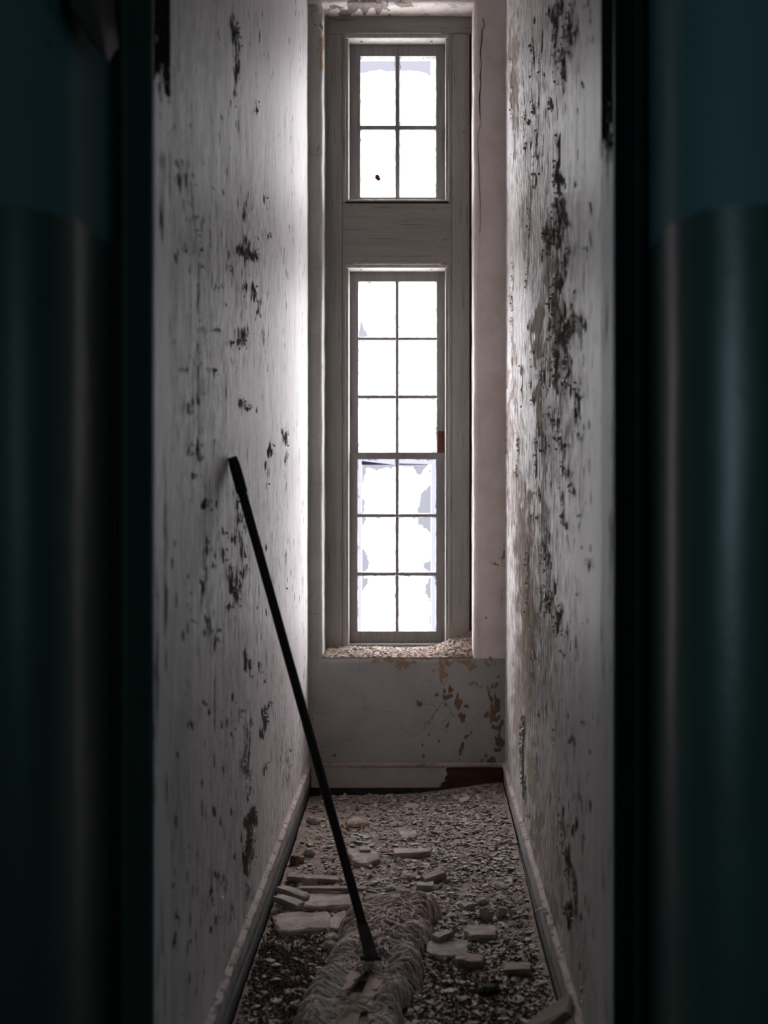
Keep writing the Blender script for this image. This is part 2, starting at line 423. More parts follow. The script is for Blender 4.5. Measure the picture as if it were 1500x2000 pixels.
B = []
left_peel = [(458, 60, 9, 60, .75), (462, 130, 9, 50, .7), (455, 190, 8, 40, .55), (372, 420, 8, 40, .55), (352, 350, 6, 60, .5), (475, 425, 7, 40, .6), (478, 490, 16, 26, .85), (495, 500, 9, 16, .9),
             (480, 560, 10, 30, .6), (495, 570, 6, 20, .8), (470, 660, 22, 22, .72), (505, 600, 8, 40, .5), (515, 660, 6, 40, .55),
             (470, 783, 10, 10, 1.0), (486, 790, 10, 12, .7), (388, 880, 6, 40, .7), (385, 830, 6, 40, .55), (400, 985, 7, 14, .9), (392, 780, 6, 16, .6),
             (528, 885, 5, 18, .9), (558, 850, 7, 16, .9), (560, 890, 6, 20, .6), (465, 1000, 14, 50, .55), (470, 1050, 20, 40, .6), (460, 1150, 20, 50, .7), (475, 1120, 14, 40, .62), (398, 1090, 9, 60, .62), (395, 1150, 10, 60, .68), (405, 1210, 6, 40, .6),
             (478, 1290, 7, 22, .85), (487, 1298, 5, 18, .9), (527, 1370, 6, 20, .75), (519, 1400, 6, 26, 1.0), (510, 1435, 6, 20, .8), (440, 1405, 10, 18, .5),
             (482, 1440, 14, 50, .58), (480, 1490, 12, 30, .6), (410, 1470, 14, 30, .5), (516, 1510, 5, 20, .75), (486, 1545, 8, 26, .62), (492, 1600, 16, 30, .95), (483, 1650, 12, 60, .85), (484, 1700, 8, 40, .8), (430, 1720, 16, 26, .58),
             (410, 1770, 10, 80, .5), (430, 1830, 10, 60, .5), (450, 1780, 12, 40, .45), (560, 1100, 6, 100, .42), (565, 1500, 8, 60, .5), (545, 1460, 10, 40, .45), (470, 970, 10, 40, .5), (315, 900, 6, 40, .5), (320, 470, 6, 60, .5)]
left_mould = [(380, 600, 50, 300, .7), (420, 250, 60, 250, .5), (350, 1500, 40, 400, .4), (520, 700, 60, 300, .35), (420, 900, 60, 250, .5), (380, 450, 60, 260, .55), (470, 500, 80, 250, .35), (470, 1130, 70, 200, .5), (400, 1150, 40, 160, .6), (450, 1700, 60, 200, .5), (350, 1000, 30, 900, .22), (480, 150, 60, 200, .3), (440, 920, 22, 60, .3)]
left_tan = [(487, 1650, 9, 50, .75), (519, 1408, 4, 16, .8), (560, 1640, 20, 60, .2)]
left_lines = [([(365, 300), (388, 500), (385, 760), (388, 900)], 3.0, .52), ([(410, 300), (412, 560)], 3, .45), ([(418, 1250), (420, 1500)], 3, .52), ([(435, 1080), (450, 1150), (470, 1190)], 4, .55),
              ([(470, 1150), (484, 1100)], 4, .5), ([(480, 1400), (483, 1520)], 4, .5)]
rd = random.Random(11)
for cx in (340, 345, 366, 374, 398, 412, 421, 436, 452, 505, 520):
    for _ in range(11): left_peel.append((cx + rd.gauss(0, 3), rd.uniform(200, 1850), rd.uniform(2, 3.6), rd.uniform(5, 13), rd.uniform(.75, 1.0)))
WL, WLd = side_wall('wall_left', XL, -1, M_WL, left_peel, left_mould, left_tan, left_lines, [(400, 700, 90, 500, .55), (380, 200, 60, 250, .45), (470, 500, 90, 260, .55), (470, 1150, 90, 300, .65), (450, 1650, 100, 260, .5), (560, 1480, 40, 200, .7), (400, 420, 60, 250, .35), (545, 1000, 30, 300, .35)], 3)

right_peel = [(1085, 60, 12, 100, .72), (1112, 60, 10, 70, .75), (1100, 140, 12, 60, .75), (1080, 195, 8, 16, .9), (1125, 40, 8, 60, .6), (1150, 20, 6, 30, .6),
              (1090, 290, 8, 30, .95), (1092, 340, 9, 50, .85), (1100, 400, 14, 50, .7), (1090, 430, 20, 50, .68), (1075, 470, 18, 50, .7), (1090, 560, 14, 60, .7), (1110, 520, 12, 70, .6),
              (1078, 620, 14, 60, .62), (1100, 660, 16, 40, .85), (1115, 640, 12, 60, .68), (1085, 720, 10, 40, .75), (1110, 730, 12, 60, .65), (1130, 780, 8, 60, .72), (1135, 650, 6, 80, .55), (1128, 820, 8, 40, .6),
              (1065, 720, 9, 40, .6), (1060, 850, 10, 50, .62), (1085, 830, 14, 60, .62), (1100, 900, 12, 80, .58), (1047, 900, 6, 90, .62), (1100, 980, 6, 40, .6), (1040, 700, 6, 60, .5), (1020, 760, 5, 60, .6), (1012, 880, 5, 60, .55),
              (1070, 1100, 14, 70, .62), (1078, 1170, 12, 40, .72), (1090, 1210, 8, 30, .7), (1060, 1180, 10, 60, .58), (1055, 1000, 8, 80, .5), (1130, 1160, 6, 30, .5), (1110, 1240, 10, 60, .52), (1125, 1290, 8, 60, .52),
              (1030, 1150, 6, 120, .5), (1040, 1300, 6, 120, .48), (1021, 1440, 3.5, 60, .95), (1025, 1560, 4, 60, .7), (1018, 1470, 6, 14, .7), (1048, 1480, 5, 50, .55), (1085, 1420, 8, 60, .48), (1120, 1440, 8, 80, .45),
              (1100, 1620, 7, 60, .7), (1110, 1690, 7, 50, .72), (1124, 1750, 7, 60, .72), (1112, 1790, 8, 40, .85), (1095, 1560, 6, 60, .5), (1130, 1560, 6, 60, .5), (1140, 1900, 10, 80, .55), (1080, 1820, 6, 30, .6), (1060, 300, 6, 60, .5), (1040, 100, 6, 100, .55), (1025, 200, 6, 200, .5), (1000, 200, 4, 200, .5), (1000, 600, 4, 200, .5), (993, 900, 3, 300, .5)]
right_mould = [(1060, 1300, 40, 300, .45), (1010, 600, 20, 500, .4), (1060, 500, 50, 300, .5), (1100, 450, 60, 300, .9), (1095, 80, 40, 120, .8), (1100, 750, 40, 200, .8), (1075, 1150, 40, 200, .6), (1120, 1800, 40, 200, .5), (1040, 250, 30, 300, .4), (1150, 600, 20, 200, .35), (1110, 1300, 40, 250, .35), (1035, 800, 25, 300, .4)]
right_tan = [(1050, 650, 18, 100, .6), (1070, 520, 14, 80, .5), (1052, 800, 14, 140, .58), (1020, 1050, 24, 160, .6), (1030, 1250, 26, 200, .66), (1015, 950, 16, 200, .45), (1090, 640, 30, 160, .42), (1060, 1000, 20, 160, .45), (1030, 450, 20, 200, .42), (1075, 1300, 16, 160, .4), (1095, 1700, 14, 120, .4), (1010, 1400, 18, 150, .55), (1040, 1520, 14, 80, .62), (1050, 1620, 12, 80, .6), (1075, 1780, 22, 50, .75), (1085, 1800, 16, 40, .7), (1000, 800, 14, 500, .42), (1003, 150, 16, 250, .5), (1035, 1340, 8, 80, .6)]
right_lines = [([(1024, 1400), (1021, 1480), (1022, 1560)], 2.5, .95), ([(1145, 980), (1115, 1080), (1100, 1010)], 3, .5), ([(1060, 60), (1050, 260), (1035, 420), (1030, 560)], 4, .5)]
for cx in (1150, 1138, 1122, 1106, 1064, 1048, 1036):
    for _ in range(11): right_peel.append((cx + rd.gauss(0, 4), rd.uniform(0, 1950), rd.uniform(2, 4), rd.uniform(6, 18), rd.uniform(.7, 1.0)))
WR, WRd = side_wall('wall_right', XR, 1, M_WR, right_peel, right_mould, right_tan, right_lines, [(1040, 300, 70, 450, 1.2), (1075, 700, 70, 400, 1.4), (1040, 1200, 70, 400, 1.5), (1060, 1650, 70, 280, 1.1), (1110, 1500, 40, 400, .5), (1100, 100, 50, 150, .7), (1120, 1850, 40, 150, .6)], 9)

# ------------------------------------------------------------------ back wall: rounded plaster opening with sill
def back_wall():
    # opening in the wall face
    OX0, OX1 = WX(630, YB), WX(924, YB); OZ0, OZ1 = WZ(1283, YB), WZ(4, YB)
    R = .028; DEPTH = .21
    vs_all = []; fs_all = []
    def face_patch(x0, x1, z0, z1, step=.006):
        us = np.linspace(x0, x1, max(2, int((x1 - x0) / step) + 1)); zs = np.linspace(z0, z1, max(2, int((z1 - z0) / step) + 1))
        vv, ff, U, V = grid(lambda a, b: (a, np.full_like(a, YB) + .004 * (fbm(a * 5, b * 5, 41, 3) - .5), b), us, zs)
        n = sum(len(v) for v in vs_all); vs_all.append(vv); fs_all.extend([tuple(i + n for i in f) for f in ff])
    xl, xr = XL - .02, XR + .02
    face_patch(xl, xr, 0, OZ0 - R)
    face_patch(xl, OX0 - R, OZ0 - R, OZ1 + R, .012)
    face_patch(OX1 + R, xr, OZ0 - R, OZ1 + R, .008)
    face_patch(xl, xr, OZ1 + R, ZC, .02)
    # rounded edges + reveals : profile (offset from opening edge, y)
    prof = [(-R + R * math.sin(a), YB + R - R * math.cos(a)) for a in np.linspace(0, PI / 2, 7)] + [(0, YB + d) for d in np.linspace(R + .015, DEPTH, 9)]
    prof = np.array(prof)
    def strip(axis, edge, sign, s0, s1, step=.012):
        ss = np.linspace(s0, s1, int((s1 - s0) / step) + 2)
        nn = len(prof)
        def fx(a, b):
            i = a.astype(int)
            off = prof[i, 0]; yy = prof[i, 1]
            wob = .006 * (fbm(b * 9, yy * 9, 51, 3) - .5)
            c = edge + sign * (off + wob)
            return (c, yy, b) if axis == 'x' else (b, yy, c)
        vv, ff, U, V = grid(fx, np.arange(nn, dtype=float), ss)
        n = sum(len(v) for v in vs_all); vs_all.append(vv); fs_all.extend([tuple(i + n for i in f) for f in ff])
    strip('x', OX0, 1, OZ0 - R, OZ1 + R); strip('x', OX1, -1, OZ0 - R, OZ1 + R)
    strip('z', OZ0, 1, OX0 - R, OX1 + R); strip('z', OZ1, -1, OX0 - R, OX1 + R)
    vv = np.concatenate(vs_all)
    PX = VX + vv[:, 0] * F / vv[:, 1]; PY = VY - (vv[:, 2] - CAMZ) * F / vv[:, 1]
    ochre = px_blobs(PX, PY, [(745, 1288, 34, 9, .75), (785, 1292, 26, 14, .75), (865, 1295, 12, 28, .85), (864, 1320, 8, 12, .8), (905, 1292, 36, 10, .75), (925, 1300, 14, 10, .6), (840, 1286, 60, 5, .65), (700, 1284, 50, 4, .55), (960, 1290, 20, 10, .6),
                              (928, 1338, 12, 10, .7), (960, 1345, 14, 14, .62), (843, 1310, 6, 4, .6), (780, 1307, 6, 4, .6), (970, 1100, 14, 18, .5), (984, 1090, 5, 60, .6), (980, 1180, 5, 60, .5), (945, 1200, 5, 16, .52), (945, 70, 40, 30, .3), (695, 1375, 6, 4, .6), (885, 1395, 8, 5, .6),
                              (627, 100, 7, 40, .7), (622, 60, 5, 26, .5)])
    brown = px_blobs(PX, PY, [(880, 1348, 9, 9, .9), (876, 1362, 9, 7, .9), (890, 1375, 7, 6, .7), (897, 1380, 7, 20, .8), (903, 1400, 7, 9, .9), (908, 1380, 8, 5, .7), (821, 1375, 7, 7, .85), (852, 1357, 5, 4, .8), (872, 1376, 5, 5, .7), (873, 1415, 6, 8, .8), (858, 1390, 7, 4, .6),
                              (958, 1360, 9, 12, .85), (968, 1380, 14, 16, .95), (962, 1400, 14, 12, .7), (970, 1425, 14, 14, .9), (972, 1450, 12, 16, .9), (949, 1398, 6, 7, .8), (970, 1470, 10, 10, .8), (948, 1473, 7, 7, .75), (938, 1484, 8, 5, .8), (962, 1488, 14, 8, .9), (970, 1340, 8, 14, .7), (974, 1320, 4, 4, .8),
                              (837, 1437, 4, 4, .85), (826, 1452, 4, 5, .85), (858, 1447, 3, 4, .8), (827, 1473, 4, 8, .75), (902, 1455, 6, 12, .95), (898, 1465, 5, 8, .9), (912, 1438, 5, 5, .8), (922, 1430, 4, 8, .7), (650, 1473, 5, 4, .7), (900, 1483, 8, 4, .6), (880, 1486, 4, 3, .6)])
    white = np.where((vv[:, 0] > OX1 - .004) & (vv[:, 2] > OZ0 - .01), .75 + .0 * PX, 0)
    white = np.maximum(white, np.where((vv[:, 2] > OZ1 - .01), .55, 0))
    white = np.maximum(white, px_blobs(PX, PY, [(625, 40, 8, 120, .55), (632, 150, 4, 40, .5)]))
    raw = px_blobs(PX, PY, [(720, 14, 60, 22, .9), (680, 20, 60, 16, .7), (790, 10, 40, 8, .6), (627, 60, 6, 60, .45)])
    # body behind the face
    n = len(vv); mb = MB()
    yb0, yb1 = YB + .03, YB + DEPTH + .15
    mb.box(xl - .1, OX0 - .03, yb0, yb1, -.05, ZC); mb.box(OX1 + .03, xr + .1, yb0, yb1, -.05, ZC)
    mb.box(OX0 - .03, OX1 + .03, yb0, yb1, -.05, OZ0 - .02); mb.box(OX0 - .03, OX1 + .03, yb0, yb1, OZ1 + .02, ZC)
    z = np.zeros(len(mb.v))
    o = mesh('wall_back', np.concatenate([vv, np.array(mb.v)]), fs_all + [tuple(i + n for i in q) for q in mb.f], M_BACK, None, True,
             {'ochre': np.append(ochre, z), 'brown': np.append(brown, z), 'white': np.append(white, z), 'raw': np.append(raw, z)})
    tag(o, kind='structure')
    return o, OX0, OX1, OZ0, OZ1
WB, OX0, OX1, OZ0, OZ1 = back_wall()
# long vertical crack in the plaster beside the window
crk = [(943, 35), (946, 50), (941, 62), (942, 80), (939, 100), (941, 130), (938, 150), (940, 165), (936, 190), (937, 220), (939, 240), (933, 262), (934, 290), (936, 330), (936, 350), (938, 400), (939, 420), (938, 455)]
V_ = []; F_ = []
for k, (px, py) in enumerate(crk):
    px += random.uniform(-1, 1); wd = (.0024 if k < 10 else .0013) * random.uniform(.6, 1.3)
    for s in (-1, 1): V_.append((WX(px, YB) + s * wd, YB - .0035, WZ(py, YB)))
    if k: F_.append((2 * k - 2, 2 * k - 1, 2 * k + 1, 2 * k))
mesh('crack', V_, F_, M_BLACK, WB)

# ceiling and floors
def struct(name, mb, mat): return tag(mb.build(name, mat), kind='structure')
struct('ceiling', MB().box(-5.2, 5.2, -2.2, 7.2, ZC, ZC + .1), M_CEIL)
struct('floor', MB().box(-5.2, 5.2, -2.2, 6.6, -.08, 0), M_FLOOR)

# ------------------------------------------------------------------ baseboards
def baseboard_side(name, X, sgn, tar_h):
    root = tag(empty(name, (X, YN, 0)), kind='structure')
    # sgn: direction into the room
    ys = np.arange(YN, YB + .005, .02)
    def run(prof, part, mat, amp, seed):
        prof = np.array(prof); nn = len(prof)
        def fx(a, b):
            i = a.astype(int)
            near = np.clip((4.5 - b) / 1.2, 0, 1)
            wob = (amp * (.5 + 1.6 * near)) * (fbm(b * 22, i * 2.1, seed, 3) - .5)
            return sgn * (prof[i, 0] + wob * (prof[i, 0] > .001)), b - YN, prof[i, 1] + wob * .8 * (prof[i, 1] > .05)
        vv, ff, U, V = grid(fx, np.arange(nn, dtype=float), ys)
        if sgn < 0: ff = [f[::-1] for f in ff]
        return mesh(part, vv, ff, mat, root, True)
    run([(0, -.01), (.010, -.01), (.010, tar_h), (.005, tar_h + .002)], 'tar_strip', M_TAR, .002, 3)
    run([(.003, tar_h - .002), (.007, tar_h), (.007, tar_h + .04), (.007, .138)], 'board', M_BASE, .002, 5)
    run([(.006, .138)] + [(.006 + .010 * math.sin(a), .149 - .011 * math.cos(a)) for a in np.linspace(.2, PI - .1, 7)] + [(.0, .166)], 'bead', M_BEADPINK, .010, 7)
    return root
baseboard_side('baseboard_left', XL, 1, .062)
baseboard_side('baseboard_right', XR, -1, .035)
root = tag(empty('baseboard_back', (XL, YB, 0)), kind='structure')
def bk(part, x0, x1, y0, z0, z1, mat, bev=.003):
    mb = MB().box(x0 - XL, x1 - XL, -y0, 0, z0, z1); return mb.build(part, mat, root, bev)
bk('board', XL + .012, WX(857, YB), .014, .046, .142, M_BASEBACK); bk('bead', XL + .01, XR - .01, .02, .14, .160, M_BEADPINK, .007)
bk('tar_strip', XL + .01, XR - .01, .010, -.01, .046, M_TAR)
# rotten end of the board: jagged brown wood
o = bk('rotten_board', WX(864, YB), XR - .012, .011, .04, .141, M_RUST)
V_ = []; F_ = []
jag = [(872, 1497), (871, 1504), (874, 1511), (868, 1518), (870, 1524), (862, 1529), (858, 1537)]
for k, (px, py) in enumerate(jag):
    V_ += [(WX(px, YB) - XL, -.0145, WZ(py, YB)), (WX(845, YB) - XL, -.0145, WZ(py, YB))]
    if k: F_.append((2 * k - 2, 2 * k - 1, 2 * k + 1, 2 * k))
mesh('paint_edge', V_, F_, M_BASEBACK, root)

# ------------------------------------------------------------------ window
YF, YT, YU, YS = 6.70, 6.81, 6.835, 6.80
win = tag(empty('window_1', ((OX0 + OX1) / 2, YF, OZ0)), kind='structure')
WO = win.location.copy()
def wpart(name, mat, boxes, parent=win, bev=.002, par_off=None):
    mb = MB()
    for (px0, px1, py0, py1, y0, y1) in boxes:       # pixels read at the depth of the front face
        mb.box(WX(px0, y0) - WO.x, WX(px1, y0) - WO.x, y0 - WO.y, y1 - WO.y, WZ(py1, y0) - WO.z, WZ(py0, y0) - WO.z)
    return mb.build(name, mat, parent, bev)
wpart('frame_stile', M_FRAME, [(628, 668, 66, 1290, YF, 6.93)])
wpart('frame_stile', M_FRAME, [(882.5, 917, 66, 1290, YF, 6.93)])
wpart('frame_gap', M_RUST, [(905, 930, 30, 1290, YF + .015, 6.93)], bev=0)
wpart('head_board', M_PANEL, [(628, 922, 20, 65.5, YF - .003, 6.93)])
wpart('transom_panel', M_PANEL, [(668.6, 882, 397, 516, YF - .001, 6.93)])
for a, b in ((668.6, 675), (875.5, 882)):
    wpart('stop_bead', M_FRAME, [(a, b, 66, 396.5, YF + .004, 6.90)])
    wpart('stop_bead', M_FRAME, [(a, b, 516.5, 1290, YF + .004, 6.90)])
for a, b in ((675.3, 681), (870, 875.2)):
    wpart('inner_bead', M_BEAD, [(a, b, 70, 393, YF + .018, 6.90)], bev=.003)
    wpart('inner_bead', M_BEAD, [(a, b, 524, 1290, YF + .018, 6.90)], bev=.003)
wpart('head_lining', M_LIP, [(668, 882, 60, 74, YF + .006, 6.90)], bev=.003)
wpart('head_lining', M_LIP, [(668, 882, 505, 523, YF + .006, 6.90)], bev=.003)
for (x, y, yy) in ((706, 82, 6.76), (843, 82, 6.76), (705, 525.2, 6.76), (843, 525.2, 6.76)):
    c = Vector((WX(x, yy), yy, WZ(73.8 if y < 100 else 522.8, YF + .006))) - WO
    v, f = tube([c + Vector((0, 0, .004)), c + Vector((0, 0, -.002))], .006, 8); mesh('screw_hole', v, f, M_BLACK, win)
wpart('paint_lip', M_FRAME, [(690, 862, 59.5, 65, YF - .006, YF + .01)], bev=.004)
wpart('paint_lip', M_LIP, [(690, 862, 512.5, 517, YF - .005, YF + .01)], bev=.004)
wpart('sill_ledge', M_BEAD, [(676, 876, 389.5, 393, YF + .0, 6.90)], bev=.002)
wpart('sill_gap', M_BLACK, [(676, 876, 393, 397, YF + .012, 6.90)], bev=0)
wpart('bottom_board', M_FRAME, [(668, 882, 1258, 1292, YF + .06, 6.93)])

def sash(px0, px1, py0, py1, xs, ys, Y, th, mat, name='sash'):
    """xs: pane edges (x pairs), ys: pane edges (y pairs)"""
    L, R_ = xs[0][0], xs[-1][1]; T, Bm = ys[0][0], ys[-1][1]
    s = wpart(name, mat, [(px0, L, py0, py1, Y, Y + th), (R_, px1, py0, py1, Y, Y + th), (L, R_, py0, T, Y, Y + th), (L, R_, Bm, py1, Y, Y + th)], bev=.0)
    # lit inner chamfers of the pane openings
    for k in range(len(xs) - 1): wpart('muntin', mat, [(xs[k][1], xs[k + 1][0], T, Bm, Y + .004, Y + th - .003)], s, .004)
    for k in range(len(ys) - 1):
        for (a, b) in xs: wpart('muntin', mat, [(a, b, ys[k][1], ys[k + 1][0], Y + .006, Y + th - .005)], s, .004)
    for (a, b) in xs:
        for (c, d) in ys:
            wpart('pane', M_GLASS, [(a - 1.5, b + 1.5, c - 1.5, d + 1.5, Y + th * .6, Y + th * .6 + .003)], s, 0)
            # ragged putty bead round each pane
            mb = MB(); y0 = Y + th * .6 - .006
            for (x0, z0, x1, z1) in ((a, c, b, c), (a, d, b, d), (a, c, a, d), (b, c, b, d)):
                n = 22; inx = 0 if x0 != x1 else (1 if x0 == a else -1); inz = 0 if z0 != z1 else (1 if z0 == c else -1)
                pr = None
                for i in range(n + 1):
                    t = i / n; wd = random.uniform(.6, 1.9) + (1.6 if random.random() < .06 else 0)
                    X0, Z0 = x0 + (x1 - x0) * t, z0 + (z1 - z0) * t
                    cur = [(WX(X0, Y) - WO.x, y0 - WO.y, WZ(Z0, Y) - WO.z), (WX(X0 + inx * wd, Y) - WO.x, y0 + .006 - WO.y, WZ(Z0 + inz * wd, Y) - WO.z)]
                    if pr: mb.add(pr + cur, [(0, 1, 3, 2)])
                    pr = cur
            mb.build('putty', M_LIP, s)
    return s
sash(676, 875, 88, 397, [(703.5, 772), (780.5, 852)], [(110, 244.5), (253.5, 385)], YT, .04, M_SASH)
su = sash(676, 875, 526, 892, [(699.5, 772.5), (778.5, 853)], [(550, 658.5), (664.5, 771.5), (778.5, 884)], YU, .036, M_SASH)
sl = sash(682, 869, 885, 1262, [(698.5, 772.5), (778.5, 852)], [(897, 1003.5), (1010.5, 1117.5), (1125, 1233)], YS, .036, M_SASH)
wpart('bare_wood', M_REDWOOD, [(855.5, 868, 842, 886, YU - .002, YU + .004)], su, .001)
wpart('sill_outside', M_SASH, [(640, 910, 1255, 1292, 6.85, 7.0)])
# storm frame outside and the torn insect screen that still hangs in it
st = wpart('storm_frame', M_STORM, [(690, 706, 880, 1250, 6.96, 6.9602), (842.5, 866, 880, 1250, 6.96, 6.9602), (706, 842.5, 880, 908, 6.96, 6.9602)], bev=0)
st2 = wpart('storm_frame', M_STORM, [(690, 866, 90, 118.5, 6.96, 6.9602), (850, 866, 119, 400, 6.96, 6.9602)], bev=0)
def scrap(pts, parent):
    V = [(WX(x, 6.965) - WO.x, 6.962 - WO.y + random.uniform(-.002, .002), WZ(y, 6.965) - WO.z) for x, y in [(min(max(a, 706.5 if b > 500 and b < 620 or b > 700 else 0), 842), max(b, 119 if b < 400 else 0)) for a, b in pts]]
    n = len(V)
    o = mesh('screen_scrap', V, [tuple(range(n))], M_SCREEN, parent)
    return o
def ragged(line, amp=2.0, sub=4):
    out = []
    for (x0, y0), (x1, y1) in zip(line[:-1], line[1:]):
        for i in range(sub): t = i / sub; out.append((x0 + (x1 - x0) * t + random.uniform(-amp, amp), y0 + (y1 - y0) * t + random.uniform(-amp, amp)))
    return out + [line[-1]]
scrap([(698, 900)] + ragged([(772, 908), (765, 916), (750, 914), (735, 922), (718, 912), (712, 930), (706, 960), (714, 980), (710, 1000), (715, 1012), (700, 1050)]), st)
scrap([(700, 1045)] + ragged([(705, 1050), (704, 1060), (712, 1075), (720, 1090), (721, 1105), (715, 1118), (712, 1130), (722, 1128), (712, 1150), (706, 1180), (700, 1190)]), st)
scrap([(852, 900)] + ragged([(845, 905), (838, 920), (844, 935), (842, 945), (830, 955), (822, 965), (817, 985), (813, 1003), (818, 1025), (828, 1032), (842, 1040), (845, 1050)]) + [(852, 1052)], st)
scrap([(852, 1090)] + ragged([(842, 1094), (828, 1098), (826, 1108), (838, 1115), (844, 1125), (830, 1140), (829, 1160), (838, 1168), (842, 1185), (838, 1210), (845, 1235)]) + [(852, 1238)], st)
scrap([(778, 905)] + ragged([(840, 906), (830, 914), (820, 930), (814, 925), (806, 912), (778, 910)], 1.5), st)
scrap([(700, 112)] + [(852, 112)] + ragged([(852, 168), (838, 150), (830, 142), (800, 139), (770, 142), (740, 138), (705, 145)], 1.5), st2)
scrap([(699, 610)] + ragged([(706, 622), (710, 640), (718, 652), (718, 662)], 1.5) + [(699, 662)], st)

# dead leaf stuck in a cobweb on the transom pane
lf = empty('dead_leaf', (WX(735, YT), YT + .018, WZ(346, YT)))
lf.scale = (1.7, 1.7, 1.7); tag(lf, 'tiny brown dead leaf caught on the lower pane of the transom window', 'leaf')
ML = plain('dead_leaf_brown', (.10, .035, .02), (.05, .02, .015), 60, .8, .001)
def leafmesh(name, pts, th=.0015):
    V = [(x, random.uniform(-.003, .003), z) for x, z in pts]; V2 = [(x, y + th, z) for x, y, z in V]; n = len(V)
    return mesh(name, V + V2, [tuple(range(n)), tuple(range(2 * n - 1, n - 1, -1))] + [(i, (i + 1) % n, n + (i + 1) % n, n + i) for i in range(n)], ML, lf)
leafmesh('blade', [(-.004, .008), (.004, .012), (.010, .004), (.013, -.004), (.006, -.010), (0, -.006), (-.005, 0)])
leafmesh('stem', [(-.015, .014), (-.012, .012), (-.006, -.004), (-.009, -.005)])

# ------------------------------------------------------------------ doorway: jambs, frame, hallway walls
dr = tag(empty('door_1', (-.07, 2.8, 0)), kind='structure')
def dpart(name, mat, x0, x1, y0, y1, z0, z1, bev=.004):
    v = dr.location; return MB().box(x0 - v.x, x1 - v.x, y0 - v.y, y1 - v.y, z0 - v.z, z1 - v.z).build(name, mat, dr, bev)
DH = 2.72
JL, JR = -.505, .367
dpart('jamb', M_JAMB_L, JL - .06, JL, 2.705, 2.885, 0, DH, .004); dpart('jamb', M_JAMB_R, JR, JR + .06, 2.705, 2.885, 0, DH, .004)
dpart('frame_post', M_DOORFRAME, -.60, JL - .001, 2.69, 2.72, 0, DH); dpart('frame_post', M_DOORFRAME, JR + .001, .46, 2.69, 2.72, 0, DH)
dpart('frame_bead', M_DOORFRAME, -.57, -.548, 2.675, 2.70, 0, DH, .008); dpart('frame_bead', M_DOORFRAME, .405, .43, 2.675, 2.70, 0, DH, .008)
dpart('frame_head', M_DOORFRAME, -.60, .46, 2.69, 2.885, DH, DH + .1)
def hall_wall(name, sgn, Xr, yc, r, xend):
    pr = [(Xr + sgn * .04, 2.72), (Xr + sgn * .0, 2.715), (Xr, 2.6), (Xr, 2.5)] + [(Xr + sgn * (r - r * math.cos(a)), yc - r * math.sin(a)) for a in np.linspace(0, PI / 2, 14)]
    x = Xr + sgn * (r + .15)
    while abs(x) < abs(xend): pr.append((x, yc - r)); x += sgn * .4
    pr.append((xend, yc - r)); pr = np.array(pr)
    zs = np.arange(0, ZC + .02, .05)
    def fx(a, b):
        i = a.astype(int); w_ = .006 * (fbm(pr[i, 0] * 3 + 9, b * 2.5 + pr[i, 1] * 4, 77, 3) - .5)
        return pr[i, 0] + w_, pr[i, 1] + w_, b
    vv, ff, U, V = grid(fx, np.arange(len(pr), dtype=float), zs)
    n = len(vv); xa, xb = sorted((Xr + sgn * .04, xend + sgn * .1))
    mb = MB().box(xa, xb, 2.73, 2.88, -.05, ZC)
    return tag(mesh(name, np.concatenate([vv, mb.v]), ff + [tuple(i + n for i in q) for q in mb.f], M_HALL, None, True), kind='structure')
HWL = hall_wall('wall_hallway_left', -1, -.578, 2.42, .212, -5.0)
HWR = hall_wall('wall_hallway_right', 1, .4305, 2.44, .215, 5.0)
struct('wall_hallway_lintel', MB().box(-.62, .50, 2.3, 2.9, DH + .05, ZC), M_HALL)
struct('wall_hallway_rear', MB().box(-5.1, 5.1, -2.1, -2.0, -.05, ZC), M_HALLDARK)
struct('wall_hallway_west', MB().box(-5.1, -5.0, -2.0, 2.4, -.05, ZC), M_HALLDARK)
struct('wall_hallway_east', MB().box(5.0, 5.1, -2.0, 2.4, -.05, ZC), M_HALLDARK)
# sheet of paint peeling off the rounded corner
M_FLAP = plain('grey_brown_flap', (.05, .039, .038), (.036, .029, .028), 12, .8, .001)
def flap():
    cols = [(92, 2.31), (115, 2.33), (135, 2.36), (155, 2.40), (175, 2.44), (192, 2.48), (206, 2.52)]
    bot = [20, 48, 84, 104, 124, 108, 96]
    V = []; F2 = []; nr = 8
    for i, ((px, Y), b) in enumerate(zip(cols, bot)):
        zb = WZ(b, Y); zt = 2.62
        for j in range(nr):
            t = j / (nr - 1); z = zt + (zb - zt) * t
            lift = .012 + .03 * t * t
            x = WX(px, Y) * 1.0
            wallx = -.578 if Y > 2.42 else -.578 - (.212 - math.sqrt(max(0, .212 ** 2 - (2.42 - Y) ** 2)))
            V.append((wallx + lift + .004 * random.random(), Y - .25 * lift, z))
    n = len(cols)
    for i in range(n - 1):
        for j in range(nr - 1): F2.append((i * nr + j, (i + 1) * nr + j, (i + 1) * nr + j + 1, i * nr + j + 1))
    o = mesh('paint_flap', V, F2, M_FLAP, HWL, True)
    s = o.modifiers.new('t', 'SOLIDIFY'); s.thickness = .004
    return o
flap()

